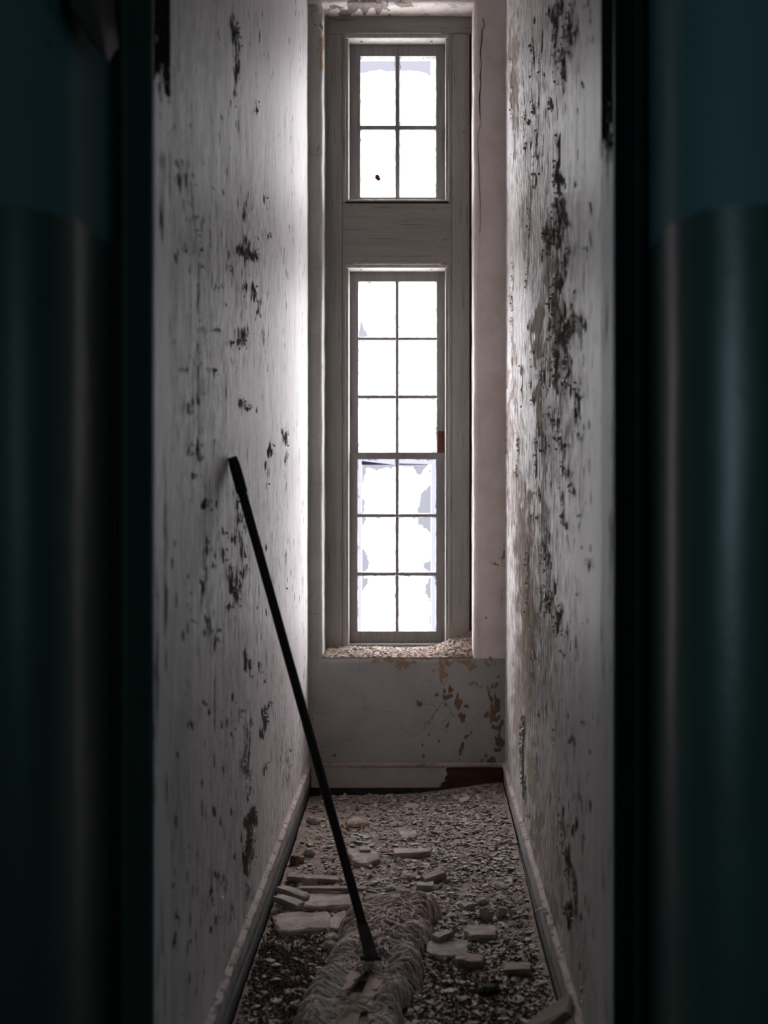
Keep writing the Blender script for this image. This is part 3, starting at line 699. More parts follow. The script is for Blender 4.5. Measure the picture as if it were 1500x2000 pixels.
# ------------------------------------------------------------------ curled paint flakes on the side walls
M_FLAKE = plain('curled_paint_flake', (.66, .61, .605), (.46, .43, .42), 30, .7, .0005)
M_FLAKED = plain('dark_paint_flake', (.26, .25, .225), (.18, .17, .155), 30, .7, .0005)
def flake_mesh(k):
    rr = random.Random(100 + k); wd = rr.uniform(.010, .022); ht = rr.uniform(.014, .034); curl = rr.uniform(.6, 1.6)
    nx, nz = 4, 5; V = []
    for i in range(nx):
        for j in range(nz):
            u = i / (nx - 1) - .5; v = j / (nz - 1)
            taper = (1 - .5 * v ** 1.5) * (1 + .25 * math.sin(k + 5 * v + 3 * u))
            ang = curl * v; rad = ht / curl
            V.append((rad * (1 - math.cos(ang)) + .002 * rr.random(), u * wd * taper + .002 * rr.random(), -rad * math.sin(ang)))
    Fc = [(i * nz + j, (i + 1) * nz + j, (i + 1) * nz + j + 1, i * nz + j + 1) for i in range(nx - 1) for j in range(nz - 1)]
    return V, Fc
FLK = [flake_mesh(k) for k in range(8)]
FLKM = {}
for mname, mm in (('l', M_FLAKE), ('d', M_FLAKED)):
    for k, (v, f) in enumerate(FLK):
        me = bpy.data.meshes.new('paint_flake'); me.from_pydata(v, [], f); me.materials.append(mm); me.update(); FLKM[mname, k] = me
def scatter_flakes(wall, X, inward, data, n_obj, n_stuff, seed):
    pl, U, V = data; rg = np.random.default_rng(seed)
    nz = fbm(U * 20, V * 14, seed, 3)
    wgt = (np.clip(pl - .3, 0, 1) * (nz > .47)).ravel(); wgt *= (V.ravel() > .18) & (V.ravel() < 3.6) & (U.ravel() > YN + .1) & (U.ravel() < 6.4)
    wgt = wgt / U.ravel() ** 1.0
    idx = rg.choice(len(wgt), n_obj + n_stuff, p=wgt / wgt.sum())
    sv = []; sf = []
    for c, i in enumerate(idx):
        y = U.ravel()[i] + rg.uniform(-.01, .01); z = V.ravel()[i] + rg.uniform(-.01, .01)
        s = rg.uniform(.22, .62); k = int(rg.integers(0, 8)); dark = rg.random() < .3
        rx = rg.choice([0, PI, PI / 2, -PI / 2], p=[.4, .2, .2, .2]) + rg.normal(0, .4)
        M = Matrix.Translation((X + inward * .0035, y, z)) @ Matrix.Rotation(0 if inward > 0 else PI, 4, 'Z') @ Matrix.Rotation(rx, 4, 'X') @ Matrix.Diagonal((s, s, s, 1))
        if c < n_obj:
            o = bpy.data.objects.new('paint_flake', FLKM['d' if dark else 'l', k]); COL.objects.link(o); o.parent = wall; o.matrix_local = M
        else:
            n = len(sv); sv += [tuple(M @ Vector(p)) for p in FLK[k][0]]; sf += [tuple(a + n for a in f) for f in FLK[k][1]]
    if sv:
        o = mesh('flaking_paint', sv, sf, M_FLAKE, wall); o['kind'] = 'stuff'
scatter_flakes(WL, XL, 1, WLd, 80, 400, 5)
scatter_flakes(WR, XR, -1, WRd, 160, 1500, 6)

# ------------------------------------------------------------------ rubble on the floor
# mop footprint (no chips inside it)
MH = np.array([-.1407, 4.113]); MDIR = np.array([.064, .587]); MDIR = MDIR / np.linalg.norm(MDIR); MPER = np.array([MDIR[1], -MDIR[0]])
def in_mop(x, y, pad=0):
    d = np.array([x, y]) - MH; a, b = d @ MDIR, d @ MPER
    return abs(a) < .62 + pad and abs(b) < .125 + pad
def pressed(x, y):
    """1 under the mop head, fading to 0 just outside it: the mop has flattened the rubble it lies on"""
    dx, dy = np.asarray(x, float) - MH[0], np.asarray(y, float) - MH[1]
    a = np.abs(dx * MDIR[0] + dy * MDIR[1]); b = np.abs(dx * MPER[0] + dy * MPER[1])
    return np.clip((.155 - b) / .03, 0, 1) * np.clip((.67 - a) / .03, 0, 1)
def heap(x, y):
    x = np.asarray(x, float); y = np.asarray(y, float)
    r = np.clip((x + .15) / .53, 0, 1)
    back = np.clip((y - 4.6) / 1.2, 0, 1)
    h = .012 + .055 * r ** 1.4 * back * (1 - .1 * back) + .012 * np.clip((y - 5.4) / 1, 0, 1)
    h = h - .012 * np.clip((y - 6.38) / .1, 0, 1) * (1 - r)
    h = h + .018 * (fbm(x * 5, y * 5, 21, 3) - .5) + .012 * (fbm(x * 20, y * 20, 22, 3) - .5)
    h = h + .010 * np.clip((4.9 - y) / 1, 0, 1) * np.exp(-((x - .05) / .3) ** 2)
    k = pressed(x, y)
    return np.maximum(h, .002) * (1 - k) + .0008 * k
def rubble_mat():
    m = Mat('dusty_plaster_rubble', .95, .1); p = m.pos(); d = m.attr('dirt')
    c = m.mix(m.rng(m.noise(p, 60, 5, .7), .35, .68), (.40, .32, .285), (.24, .185, .16))
    c = m.mix(m.rng(m.noise(p, 9, 4), .4, .7), c, (.33, .255, .20))
    c = m.mix(m.rng(m.voro(p, 110), .1, .5, .35, 0), c, (.50, .43, .40))
    dm = m.rng(m.math('ADD', d, m.math('MULTIPLY', m.math('SUBTRACT', m.noise(p, 22, 5, .65), .5), 1.0)), .4, .6)
    c = m.mix(dm, c, m.mix(m.noise(p, 90, 4, .7), (.085, .058, .045), (.21, .155, .125)))
    m.color(c); m.bump(m.math('ADD', m.noise(p, 120, 5, .7), m.math('MULTIPLY', m.voro(p, 90), .8)), .006, 1.0)
    return m.m
M_RUB = rubble_mat()
xs = np.arange(XL + .014, XR - .012, .008); ys = np.arange(2.95, YB - .012, .008)
def dirt_at(x, y):
    x = np.asarray(x, float); y = np.asarray(y, float); px = VX + x * F / y; py = VY + CAMZ * F / y
    return px_blobs(px, py, [(560, 1930, 90, 90, .9), (620, 1850, 50, 30, .5), (900, 1930, 80, 50, .75), (1000, 1900, 40, 30, .6), (950, 1990, 120, 60, .6), (590, 1730, 30, 20, .6), (880, 1880, 40, 30, .6), (640, 1650, 80, 30, .3), (700, 1600, 60, 30, .25)])
vv, ff, U, V = grid(lambda a, b: (a, b, heap(a, b) + .006 * (fbm(a * 60, b * 60, 23, 2) - .5) * (1 - pressed(a, b))), xs, ys)
RUB_V = [vv]; RUB_F = list(map(tuple, ff)); RUB_M = [0] * len(ff); RUB_D = [dirt_at(U, V).ravel()]; RUB_N = len(vv)
def rub_add(sv, sf, mi):
    global RUB_N
    RUB_V.append(np.array(sv)); RUB_F.extend([tuple(i + RUB_N for i in q) for q in sf]); RUB_M.extend([mi] * len(sf))
    RUB_D.append(np.zeros(len(sv))); RUB_N += len(sv)

CH_COL = [((.56, .52, .50), (.40, .37, .35)), ((.40, .395, .37), (.29, .285, .265)), ((.48, .39, .34), (.33, .26, .225)), ((.38, .26, .18), (.25, .165, .12))]
CH_NAME = ['off-white', 'grey-green', 'beige', 'brown']
M_CH = [plain('paint_chip_' + n.replace('-', '_'), a, b, 40, .8, .0006) for n, (a, b) in zip(CH_NAME, CH_COL)]
def chip_geo(r, rg, th):
    n = int(rg.integers(4, 8)); an = np.sort(rg.uniform(0, 2 * PI, n) * .35 + np.arange(n) / n * 2 * PI * 1.0)
    an = np.arange(n) / n * 2 * PI + rg.uniform(-.4, .4, n); rd = r * rg.uniform(.55, 1.2, n); el = rg.uniform(.55, 1.0)
    x = np.cos(an) * rd; y = np.sin(an) * rd * el; z = rg.uniform(-.12, .12, n) * r
    bend = rg.uniform(-1, 1) * .5; z = z + bend * x * x / r
    top = np.stack([x, y, z + th], 1); bot = np.stack([x, y, z], 1)
    v = np.concatenate([top, bot, [[0, 0, th * 1.1]]])
    f = [(i, (i + 1) % n, 2 * n) for i in range(n)] + [(i, n + i, n + (i + 1) % n, (i + 1) % n) for i in range(n)] + [tuple(range(2 * n - 1, n - 1, -1))]
    return v, f
def rot_of(rg, tilt):
    return (Matrix.Rotation(rg.uniform(0, 2 * PI), 3, 'Z') @ Matrix.Rotation(rg.normal(0, tilt), 3, 'X') @ Matrix.Rotation(rg.uniform(0, 2 * PI), 3, 'Z'))
def rand_floor(rg):
    while True:
        y = rg.uniform(2.98, 6.44); x = rg.uniform(XL + .03, XR - .03)
        if rg.random() < .35 + .65 * np.clip((x + .4) / .5, 0, 1): return x, y
rg = np.random.default_rng(31)
for ci in range(4):
    sv = []; sf = []
    for k in range([3000, 2800, 2800, 900][ci]):
        x, y = rand_floor(rg)
        if in_mop(x, y): continue
        r = rg.gamma(3, .0022) + .003; R3 = np.array(rot_of(rg, .32))
        v, f = chip_geo(min(r, .02), rg, rg.uniform(.0008, .003)); v = v @ R3.T + [x, y, float(heap(x, y)) + .002 + r * .12]
        n = len(sv); sv += v.tolist(); sf += [tuple(i + n for i in q) for q in f]
    rub_add(sv, sf, 1 + ci)
# brown crumbs
M_CRUMB = plain('brown_crumbs', (.17, .12, .092), (.08, .056, .043), 60, .95, .002)
sv = []; sf = []; cnt = 0
while cnt < 5200:
    x, y = rg.uniform(XL + .02, XR - .02), rg.uniform(2.96, 4.9)
    if rg.random() > float(dirt_at(x, y)) * 1.1 or in_mop(x, y): continue
    cnt += 1; r = rg.uniform(.002, .007); c = np.array([x, y, float(heap(x, y)) + rg.uniform(0, .008)])
    v = np.array([(1, 0, 0), (-1, 0, 0), (0, 1, 0), (0, -1, 0), (0, 0, 1), (0, 0, -1)]) * rg.uniform(.5, 1.4, (6, 1)) * r; v = v @ np.array(rot_of(rg, 1.0)).T + c
    n = len(sv); sv += v.tolist(); sf += [tuple(i + n for i in q) for q in ((0, 2, 4), (2, 1, 4), (1, 3, 4), (3, 0, 4), (2, 0, 5), (1, 2, 5), (3, 1, 5), (0, 3, 5))]
rub_add(sv, sf, 5)
o = mesh('plaster_rubble', np.concatenate(RUB_V), RUB_F, M_RUB, None, False, {'dirt': np.concatenate(RUB_D)})
for mm in M_CH + [M_CRUMB]: o.data.materials.append(mm)
o.data.polygons.foreach_set('material_index', RUB_M); o.data.polygons.foreach_set('use_smooth', [k == 0 for k in RUB_M])
tag(o, 'layer of crushed plaster, grit and countless small paint flakes covering the floor', 'rubble', kind='stuff')
# ------------------------------------------------------------------ larger pieces of plaster and wood
M_PLAS = plain('plaster_chunk', (.50, .42, .38), (.27, .21, .185), 18, .95, .004)
M_PLAS2 = plain('grey_plaster_chunk', (.46, .42, .395), (.27, .24, .222), 18, .95, .003)
M_WOODD = plain('weathered_wood', (.40, .32, .275), (.24, .18, .15), 12, .9, .002, stretch=(1, 8, 8))
M_CHAR = plain('charred_wood', (.045, .035, .03), (.02, .016, .014), 30, .95, .004)
M_WOODB = plain('dark_brown_wood', (.22, .15, .115), (.12, .08, .06), 14, .9, .002, stretch=(1, 8, 8))
PIECES = []
def on_piece(x, y, pad=.022):
    for (cx, cy, L, D, yaw) in PIECES:
        dx, dy = x - cx, y - cy; u = dx * math.cos(yaw) + dy * math.sin(yaw); v = -dx * math.sin(yaw) + dy * math.cos(yaw)
        if abs(u) < L / 2 * 1.1 + pad and abs(v) < D / 2 * 1.15 + pad: return True
    return False
def chunk(name, label, cat, px, py, wpx, dpx, hgt, mat, shape='block', yaw=0., tilt=0., roll=0., lift=0., seed=0, group=None, zbase=None):
    """px,py: middle of the base; wpx: width in px; dpx: depth in m; hgt: height in m"""
    x, Y = on_floor(px, py, .015); h = float(heap(x, Y)) if zbase is None else zbase
    x, Y = on_floor(px, py, h); L = wpx * Y / F; D = dpx; PIECES.append((x, Y, L, D, yaw))
    r = random.Random(seed + int(px)); n = {'block': 8, 'slab': 14, 'stone': 10, 'shard': 7, 'plank': 8}[shape]
    out = []
    if shape in ('block', 'plank'):
        for (a, b) in ((-1, -1), (-.3, -1), (.35, -1), (1, -1), (1, .1), (1, 1), (0, 1), (-1, 1)):
            j = .05 if shape == 'plank' else .1
            out.append((a * L / 2 * (1 + r.uniform(-j, j)), b * D / 2 * (1 + r.uniform(-j, j) * 2)))
    elif shape == 'shard':
        for i in range(n): a = 2 * PI * i / n; out.append((math.cos(a) * L / 2 * r.uniform(.6, 1.1), math.sin(a) * D / 2 * r.uniform(.6, 1.1)))
    else:
        for i in range(n):
            a = 2 * PI * i / n; c, s = math.cos(a), math.sin(a); q = max(abs(c), abs(s)) if shape == 'slab' else 1
            out.append((c / (q ** .75) * L / 2 * r.uniform(.86, 1.08), s / (q ** .75) * D / 2 * r.uniform(.86, 1.08)))
    n = len(out); V = []; layers = [(0, .94), (.45, 1.03), (.85, 1.0), (1, .92)] if shape != 'stone' else [(0, .8), (.35, 1.05), (.7, .95), (1, .6)]
    for (t, k) in layers:
        for (a, b) in out: V.append((a * k * (1 + r.uniform(-.03, .03)), b * k * (1 + r.uniform(-.03, .03)), hgt * t + (r.uniform(-.1, .1) * hgt if t > 0 else 0)))
    V.append((r.uniform(-.1, .1) * L, 0, hgt * r.uniform(.92, 1.08))); V.append((0, 0, 0))
    Fc = []
    for l in range(len(layers) - 1):
        for i in range(n): j = (i + 1) % n; Fc.append((l * n + i, l * n + j, (l + 1) * n + j, (l + 1) * n + i))
    T = (len(layers) - 1) * n
    for i in range(n): Fc.append((T + i, T + (i + 1) % n, T + n)); Fc.append(((i + 1) % n, i, T + n + 1))
    o = mesh(name, V, Fc, mat)
    o.location = (x, Y, h - .004 + lift); o.rotation_euler = (tilt, roll, yaw)
    return tag(o, label, cat, group)
chunk('plaster_block', 'long rectangular plaster block lying alone in the middle of the rubble', 'plaster', 804, 1672, 68, .07, .027, M_PLAS, 'block', .06)
chunk('plaster_slab', 'large flat dusty plaster slab beside the left baseboard', 'plaster', 594, 1812, 120, .20, .03, M_PLAS, 'slab', .05)
chunk('plaster_slab', 'cracked flat plaster slab between the large slab and the mop', 'plaster', 668, 1810, 47, .19, .027, M_PLAS, 'slab', -.1, seed=4)
chunk('plaster_slab', 'low dusty plaster slab just behind the large flat slab', 'plaster', 640, 1765, 140, .17, .022, M_PLAS, 'slab', .02, seed=9)
chunk('plaster_shard', 'upper of two curved plaster shards lying on the slabs by the left baseboard', 'plaster', 571, 1767, 66, .04, .02, M_PLAS, 'plank', -.5, 0, .15, .034, seed=2)
chunk('plaster_shard', 'lower of two curved plaster shards lying on the slabs by the left baseboard', 'plaster', 563, 1782, 60, .045, .02, M_PLAS2, 'plank', -.6, 0, .12, .029, seed=3)
chunk('wooden_lath', 'thin weathered wooden lath lying across a dark hollow by the left baseboard', 'wood', 612, 1722, 100, .05, .016, M_WOODD, 'plank', .05, 0, .07, .008)
chunk('plaster_cube', 'small cube-shaped plaster lump in front of the wooden lath', 'plaster', 605, 1733, 25, .04, .04, M_PLAS2, 'block', .3)
chunk('wooden_strip', 'narrow dark wooden strip lying behind the plaster slabs', 'wood', 650, 1752, 130, .03, .012, M_WOODD, 'plank', -.02, lift=.0265)
chunk('plaster_stone', 'broad rounded plaster lump left of the rectangular block', 'plaster', 712, 1684, 62, .15, .034, M_PLAS, 'slab', .3, .14, seed=33)
chunk('plaster_shard', 'small pale shard lying on top of the broad rounded plaster lump', 'plaster', 713, 1680, 32, .06, .012, M_PLAS2, 'shard', .2, .2, lift=.038, seed=12)
chunk('plaster_stone', 'flattish beige plaster lump near the back of the floor', 'plaster', 697, 1612, 40, .10, .03, M_PLAS, 'stone', .1, seed=5)
chunk('plaster_flake', 'pale grey plaster sheet in front of the back wall', 'plaster', 804, 1577, 34, .09, .014, M_PLAS2, 'shard', .2, .12, seed=6)
chunk('plaster_flake', 'pale curved plaster sheet on the heap near the rotten board', 'plaster', 907, 1567, 30, .10, .02, M_PLAS2, 'shard', -.2, .1, seed=7)
chunk('wood_lump', 'squarish ochre wood lump in the middle of the rear rubble', 'wood', 796, 1634, 34, .12, .018, M_PLAS, 'slab', .1, .06, seed=8)
chunk('wood_chip', 'brown wood wedge between the rectangular block and the mop', 'wood', 847, 1718, 42, .05, .026, M_WOODD, 'block', .35, 0, -.25)
chunk('plaster_stone', 'lumpy plaster piece beside the brown wood wedge', 'plaster', 797, 1718, 34, .06, .024, M_PLAS, 'stone', 0, seed=3)
chunk('plaster_block', 'small pale block with a square end behind the mop head', 'plaster', 830, 1738, 32, .05, .026, M_PLAS2, 'block', -.15)
chunk('plaster_stone', 'small dark lump behind the far end of the mop', 'plaster', 762, 1738, 26, .05, .02, M_PLAS2, 'stone', 0, seed=6)
chunk('wooden_stick', 'short brown wooden stick against the right side of the mop', 'wood', 855, 1790, 34, .025, .022, M_WOODB, 'plank', -.1)
chunk('plaster_shard', 'tall pale plaster shard standing on edge right of the mop', 'plaster', 944, 1797, 24, .02, .05, M_PLAS2, 'block', -.6, 0, .5, seed=3)
chunk('plaster_shard', 'small dark plaster shard standing on edge near the right baseboard', 'plaster', 977, 1790, 18, .02, .034, M_PLAS2, 'block', .5, 0, .3, seed=4)
chunk('plaster_stone', 'small grey lump beside the standing pale shard', 'plaster', 912, 1778, 22, .04, .028, M_PLAS2, 'block', .5, seed=5)
chunk('plaster_stone', 'low grey stone in the rubble near the right baseboard', 'plaster', 943, 1764, 24, .05, .02, M_PLAS2, 'stone', .2, seed=7)
chunk('plaster_slab', 'wide brownish plaster piece with a chamfered top right of the mop', 'plaster', 940, 1832, 64, .10, .028, M_PLAS, 'slab', .1, .05, 0, .004, seed=11)
chunk('plaster_slab', 'flat grey plaster slab carrying a stick right of the mop', 'plaster', 876, 1862, 84, .13, .022, M_PLAS2, 'slab', -.08, .08, 0, .004, seed=14)
chunk('wooden_stick', 'thick splintered stick lying on the flat grey slab', 'wood', 866, 1852, 40, .035, .02, M_PLAS, 'plank', .7, 0, -.12, .032, seed=15)
chunk('wood_lump', 'rough brown wood lump below the flat grey slab', 'wood', 916, 1886, 56, .07, .03, M_WOODD, 'slab', -.15, seed=16)
chunk('wood_lump', 'long brown wood lump close to the right baseboard', 'wood', 1010, 1902, 54, .06, .03, M_WOODD, 'block', -.05, seed=17)
pk = chunk('wooden_plank', 'pale broken plank end propped on the right baseboard in the foreground', 'wood', 1086, 1996, 146, .075, .022, M_WOODD, 'plank', seed=18)
PIECES.pop(); P0, P1 = Vector((.219, 3.55, .021)), Vector((.3785, 3.485, .160)); dP = P1 - P0      # underside from the floor up to the bead
pk.location = P0 + dP * .5; pk.scale.x = dP.length / (146 * on_floor(1086, 1996, .02)[1] / F)
pk.rotation_euler = (.36, -math.asin(dP.z / dP.length), math.atan2(dP.y, dP.x)); PIECES.append((pk.location.x, pk.location.y, .2, .07, math.atan2(dP.y, dP.x)))
chunk('plaster_roll', 'short rounded plaster roll left of the mop socket', 'plaster', 646, 1856, 36, .04, .03, M_PLAS, 'stone', .1, seed=19)
chunk('plaster_stone', 'dusty plaster piece tucked under the left edge of the mop', 'plaster', 648, 1836, 34, .06, .022, M_PLAS, 'stone', .2, seed=21)
chunk('wood_chip', 'dark charred lump near the bottom right rubble', 'wood', 955, 1940, 46, .06, .026, M_CHAR, 'stone', .2, seed=22)
chunk('plaster_flake', 'broad pale paint slab near the foot of the right baseboard', 'plaster', 1008, 1955, 36, .07, .008, M_PLAS2, 'shard', .3, .06, lift=.003, seed=23)
chunk('plaster_flake', 'white ceramic-like flake among the crumbs left of the mop', 'plaster', 538, 1958, 28, .04, .008, M_CH[0], 'shard', .1, lift=.004, seed=24)
chunk('wood_chip', 'splinter of brown wood leaning on the left baseboard behind the slabs', 'wood', 578, 1688, 26, .03, .03, M_WOODB, 'block', .9, 0, .5, seed=25)
chunk('plaster_stone', 'brown lump close to the left baseboard near the back', 'plaster', 612, 1610, 30, .06, .03, M_WOODD, 'stone', .2, seed=26)
chunk('plaster_stone', 'small lump by the left baseboard above the lath', 'plaster', 604, 1670, 22, .04, .026, M_PLAS2, 'stone', .2, seed=27)
# the largest chips, one object each
CHM = {}
for ci in range(4):
    for k in range(10):
        v, f = chip_geo(.02, np.random.default_rng(500 + ci * 50 + k), .0025)
        me = bpy.data.meshes.new('paint_chip'); me.from_pydata(v.tolist(), [], f); me.materials.append(M_CH[ci]); me.update(); CHM[ci, k] = me
lab = {0: 'curled off-white paint chip', 1: 'flat grey-green paint chip', 2: 'beige plaster flake', 3: 'brown flake of old paint'}
def zone(x, y):
    d = np.array([x, y]) - MH; a, b = d @ MDIR, d @ MPER
    if x > XR - .11: return 'close along the right baseboard'
    if x < XL + .09: return 'close along the left baseboard'
    if a > .62: return 'between the mop and the back wall'
    near = 'close beside' if abs(b) < .22 else 'well away from'
    half = 'tangled end' if a > 0 else 'bare-board end'
    return near + " the mop's " + half + ', towards the ' + ('right' if b > 0 else 'left') + ' wall'
cnt = 0
while cnt < 290:
    y = 2.98 + (5.7 - 2.98) * rg.random() ** 1.25; x = rg.uniform(XL + .05, XR - .05)
    if in_mop(x, y, .02) or on_piece(x, y) or (x < -.2 and 4.25 < y < 5.3 and rg.random() < .75): continue
    ci = int(rg.choice(4, p=[.38, .34, .22, .06])); s = rg.uniform(.45, 1.15)
    o = bpy.data.objects.new('paint_chip', CHM[ci, int(rg.integers(0, 10))]); COL.objects.link(o)
    R3 = rot_of(rg, .2); o.scale = (s, s, s); o.rotation_euler = R3.to_euler()
    q = np.array([v.co for v in o.data.vertices]) * s @ np.array(R3).T + [x, y, 0]
    o.location = (x, y, float(-(q[:, 2] - heap(q[:, 0], q[:, 1])).min()) + .003)     # on top of the fine flakes
    zn = zone(x, y); tag(o, lab[ci] + ' ' + zn, 'paint chip', CH_NAME[ci] + ' chips ' + zn); cnt += 1

# curl of paint hanging off the right baseboard
V_ = [];
for i in range(6):
    t = i / 5
    for j in range(2):
        V_.append((-.012 - .035 * t + .004 * j, .02 * j + .01 * t, .006 * math.sin(3 * t) - .012 * t * t))
o = mesh('paint_curl', V_, [(2 * i, 2 * i + 1, 2 * i + 3, 2 * i + 2) for i in range(5)], M_FLAKED, bpy.data.objects['baseboard_right'])
o.location = (0, (.37 * F / (1062 - VX)) - YN, .165); s_ = o.modifiers.new('t', 'SOLIDIFY'); s_.thickness = .002

# ------------------------------------------------------------------ window sill debris
def sill_h(x, y):
    t = (x - OX0) / (OX1 - OX0); d = np.clip((y - YB - .004) / .19, 0, 1)
    h = .004 + .018 * d + .012 * (fbm(x * 18, y * 18, 61, 3) - .3) + .075 * np.clip((t - .74) / .24, 0, 1) * d
    edge = np.clip((y - YB - .002) / .03, 0, 1)
    return OZ0 - .004 + np.maximum(h, 0) * edge
sx = np.linspace(OX0 - .001, OX1 + .001, 116); sy = np.arange(YB + .008, YB + .225, .006)
vv, ff, U, V = grid(lambda a, b: (a, b, sill_h(a, b) + .004 * (fbm(a * 70, b * 70, 62, 2) - .5)), sx, sy)
sv = vv.tolist(); sf = list(map(tuple, ff)); ng = len(sf)
for k in range(900):
    x, y = rg.uniform(OX0, OX1), rg.uniform(YB + .012, YB + .2); r = rg.uniform(.003, .010)
    v, f = chip_geo(r, rg, rg.uniform(.0008, .0025)); v = v @ np.array(rot_of(rg, .35)).T + [x, y, float(sill_h(x, y)) + .003]
    n = len(sv); sv += v.tolist(); sf += [tuple(i + n for i in q) for q in f]
o = mesh('sill_debris', sv, sf, M_RUB, None, False, {'dirt': np.zeros(len(sv))}); o.data.materials.append(M_CH[2])
o.data.polygons.foreach_set('material_index', [0] * ng + [1] * (len(sf) - ng)); o.data.polygons.foreach_set('use_smooth', [True] * ng + [False] * (len(sf) - ng))
tag(o, 'mound of crumbled plaster and flakes heaped on the window sill', 'rubble', kind='stuff')

# ------------------------------------------------------------------ dust mop
mop = empty('dust_mop', (MH[0], MH[1], 0)); mop.rotation_euler = (0, 0, math.atan2(MDIR[1], MDIR[0]) - PI / 2)
tag(mop, 'wide dusty string mop with a black handle leaning on the left wall', 'mop')
MI = mop.rotation_euler.to_matrix().inverted()
def loc(p): return MI @ (Vector(p) - mop.location)
M_HAND = plain('black_brown_handle', (.020, .012, .011), (.012, .008, .008), 20, .5, .0005, .3)
M_GRIP = plain('blue_black_grip', (.006, .007, .016), (.004, .005, .010), 20, .5, 0)
M_SOCK = plain('dull_steel_socket', (.05, .045, .045), (.025, .022, .022), 30, .55, .0005, .4)
M_BOARD = plain('mop_board_canvas', (.44, .345, .295), (.30, .23, .195), 18, .9, .001, stretch=(6, 1, 1))
M_TIE = plain('tie_string', (.50, .44, .395), (.36, .31, .28), 50, .9, .001)
hz0 = .075
A_ = loc((MH[0], MH[1], hz0)); B_ = loc((-.4985, 3.786, 1.511)); dv = B_ - A_
def seg(name, t0, t1, rads, mat, parent=mop, sides=20):
    n = len(rads); pts = [A_ + dv * (t0 + (t1 - t0) * i / (n - 1)) for i in range(n)]
    v, f = tube(pts, rads, sides); o = mesh(name, v, f, mat, parent, True)
    e = o.modifiers.new('e', 'EDGE_SPLIT'); e.split_angle = .9
    return o
hd = seg('handle', .03, .94, [.0135, .0132, .0128, .0125, .0122], M_HAND)
seg('grip', .935, 1.0, [.0148, .0152, .0154, .0153, .0150, .0125], M_GRIP, hd)
seg('socket', -.012, .075, [.019, .019, .0185, .018, .0165, .0155], M_SOCK)
# swivel joint at the foot of the socket
v, f = tube([A_ + Vector((-.03, 0, -.012)), A_ + Vector((.03, 0, -.012))], .012, 12); mesh('swivel', v, f, M_SOCK, mop, True)
v, f = tube([A_ + Vector((0, 0, -.005)), A_ + Vector((0, 0, -.045))], [.017, .02], 12); mesh('swivel', v, f, M_SOCK, mop, True)
# frame board with a slot
HL = .61
bd = empty  # (name kept free)
def prism(name, pts, z0, z1, mat, parent):
    n = len(pts); V = [(x, y, z0) for x, y in pts] + [(x, y, z1) for x, y in pts]
    o = mesh(name, V, [tuple(range(n))[::-1], tuple(range(n, 2 * n))] + [(i, (i + 1) % n, n + (i + 1) % n, n + i) for i in range(n)], mat, parent)
    m = o.modifiers.new('bevel', 'BEVEL'); m.width = .002; m.segments = 2; return o
prism('board', [(-.05, -HL), (.05, -HL), (.052, -.3), (.054, .1), (.05, HL), (-.05, HL), (-.054, .1), (-.052, -.3)], .020, .036, M_BOARD, mop)
prism('canvas_flap', [(.004, -.05), (.05, -.045), (.052, -.18), (.05, -.34), (.02, -.36), (.002, -.30), (.006, -.17)], .040, .048, M_BOARD, mop)
prism('canvas_flap', [(-.052, -.06), (-.02, -.05), (-.018, -.12), (-.03, -.20), (-.05, -.22), (-.055, -.14)], .040, .052, M_BOARD, mop)
prism('canvas_flap', [(-.05, -.30), (.02, -.32), (.03, -.45), (.035, -.58), (-.04, -.58), (-.05, -.42)], .040, .047, M_BOARD, mop)
prism('slot', [(-.02, -.10), (.003, -.10), (.002, -.185), (-.026, -.19)], .036, .0375, M_BLACK, mop)
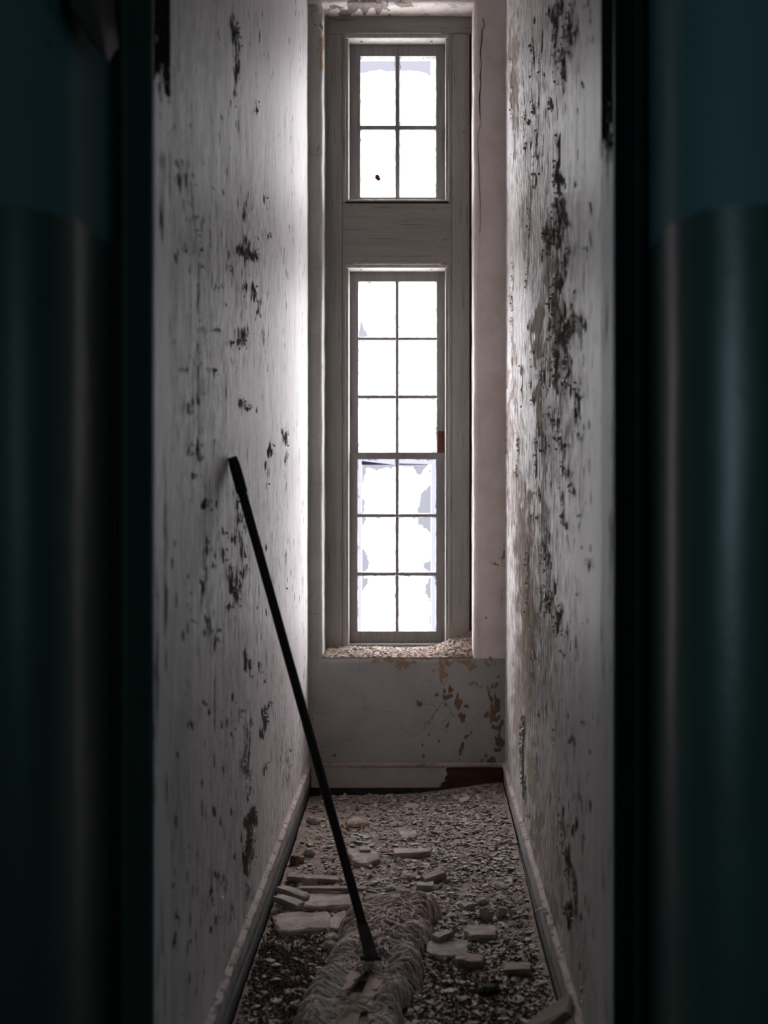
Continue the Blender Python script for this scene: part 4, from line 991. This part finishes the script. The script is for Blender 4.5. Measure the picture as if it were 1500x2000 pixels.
# yarn fringe
def yarn_mat():
    m = Mat('mop_yarn', .95, .1); p = m.obj()
    c = m.mix(m.rng(m.noise(p, 16, 4), .35, .7), (.80, .70, .665), (.58, .49, .46))
    c = m.mix(m.rng(m.noise(p, 160, 3), .45, .7), c, (.34, .28, .255))
    m.color(c); m.bump(m.noise(p, 420, 3), .002, .8); return m.m
M_YARN = yarn_mat()
def fringe(side, n, layer, seed):
    r_ = np.random.default_rng(seed); sv = []; sf = []
    for k in range(n):
        v0 = -HL + 2 * HL * (k + r_.uniform(-.5, .5)) / n
        full = v0 > .03                                  # the far half has its board buried in loops
        start = r_.uniform(.0, .045) if full else r_.uniform(.046, .062)
        if layer == 1: start = r_.uniform(.03, .07)
        endw = r_.uniform(.105, .135) + (.012 * math.sin(v0 * 17 + seed)); top = r_.uniform(.058, .082) - (.012 if layer == 1 else 0) + .012 * math.sin(v0 * 23 + side)
        tt = np.linspace(0, 1, 15)
        hank = math.floor((v0 + .01 * math.sin(v0 * 60)) / .034); cv = (hank + .5 + .3 * math.sin(hank * 7.3 + side)) * .034
        lump = .5 + .5 * math.sin(hank * 12.9 + side * 2); endw += .016 * (lump - .5); top += .018 * (lump - .5)
        across = start + (endw - start) * np.sin(tt * PI / 2 * 1.05) ** .9
        z = .045 + (top - .045) * np.sin(np.clip(tt * 2.2, 0, 1) * PI / 2) - (top - .012) * np.clip((tt - .42) / .58, 0, 1) ** 1.5
        sweep = -.035 * tt ** 1.5 * r_.uniform(.3, 1.3)
        ph = r_.uniform(0, 6.28); amp = r_.uniform(.002, .006)
        along = v0 + (cv - v0) * .35 * np.sin(tt * PI * .55) + sweep * (.6 + .8 * lump) + amp * np.sin(tt * 14 + ph) * (tt > .05)
        z = np.maximum(z + .002 * np.sin(tt * 17 + ph * 2) + r_.normal(0, .001, 15), .006)
        P = np.stack([side * across, along, z], 1)
        if r_.random() < .55:                            # looped end turning back under
            q = P[::-1][:6].copy(); q[:, 1] += .007; q[:, 2] = np.maximum(q[:, 2] - .006, .004); P = np.concatenate([P, q])
        v, f = tube(P, r_.uniform(.0034, .0046), 6)
        n0 = len(sv); sv += v.tolist(); sf += [tuple(i + n0 for i in q) for q in f]
    return sv, sf
for side in (-1, 1):
    sv, sf = fringe(side, 210, 0, 70 + side); s2, f2 = fringe(side, 170, 1, 90 + side)
    n0 = len(sv); o = mesh('yarn_fringe', sv + s2, sf + [tuple(i + n0 for i in q) for q in f2], M_YARN, mop, True); o['kind'] = 'stuff'
# tangled loops on top of the far half and the far end
sv = []; sf = []; r_ = np.random.default_rng(123)
for k in range(420):
    c = np.array([r_.normal(0, .042), r_.uniform(.05, HL + .03), .060 + r_.uniform(-.004, .026)])
    if k % 6 == 0: c = np.array([r_.normal(0, .05), r_.uniform(-.04, .06), .052])
    a = r_.uniform(0, 6.28); L = r_.uniform(.02, .05); t = np.linspace(-1, 1, 11); bend = r_.uniform(-1.5, 1.5)
    P = np.stack([c[0] + L * (t * math.cos(a) - bend * .4 * (t * t) * math.sin(a)), c[1] + L * (t * math.sin(a) + bend * .4 * (t * t) * math.cos(a)), c[2] + .010 * (1 - t * t) - .03 * (np.abs(c[0] + L * t * math.cos(a)) / .1) ** 2 + .002 * np.sin(t * 9 + a)], 1)
    P[:, 2] = np.clip(P[:, 2] - np.clip(P[:, 1] - HL + .02, 0, 1) * .7, .006, .1)
    v, f = tube(P, r_.uniform(.0034, .0046), 6); n0 = len(sv); sv += v.tolist(); sf += [tuple(i + n0 for i in q) for q in f]
o = mesh('yarn_loops', sv, sf, M_YARN, mop, True); o['kind'] = 'stuff'
# pad under the yarn so that no floor shows through
us = np.linspace(-1, 1, 25); vs2 = np.linspace(-HL - .01, HL + .03, 90)
vv, ff, U, V = grid(lambda a, b: (a * .105, b, np.maximum(.040 * np.clip(1 - np.abs(a) ** 4, 0, 1) * np.where(np.abs(a) < .52, np.where(b < .02, .4, 1.2), 1.0), .003)), us, vs2)
mesh('yarn_pad', vv, ff, M_YARN, mop, True)
# tie strings: knotted bows across the board
def tie(cy, s):
    sv = []; sf = []
    for pts in ([(-.055, .0, .05), (-.03, .004, .058), (0, .0, .062), (.03, -.006, .058), (.055, -.004, .05)],
                [(0, 0, .064), (.02, .018, .072), (.042, .016, .068), (.035, -.002, .06), (.005, -.002, .062)],
                [(0, 0, .064), (-.022, .012, .070), (-.04, .004, .066), (-.028, -.008, .058), (0, -.002, .061)],
                [(0, 0, .063), (.016, -.022, .058), (.04, -.032, .055), (.05, -.045, .053)], [(0, 0, .063), (-.01, -.03, .056), (-.02, -.07, .053), (-.03, -.10, .054)]):
        P = np.array(pts, float) * [s, s, 1]; t = np.linspace(0, len(P) - 1, 22)
        Q = np.stack([np.interp(t, range(len(P)), P[:, i]) for i in range(3)], 1)
        for _ in range(2): Q[1:-1] = (Q[:-2] + Q[1:-1] * 2 + Q[2:]) / 4
        Q[:, 1] += cy
        v, f = tube(Q, .0026, 6); n0 = len(sv); sv += v.tolist(); sf += [tuple(i + n0 for i in q) for q in f]
    mesh('tie_string', sv, sf, M_TIE, mop, True)
tie(-.055, .9); tie(-.33, 1.0)
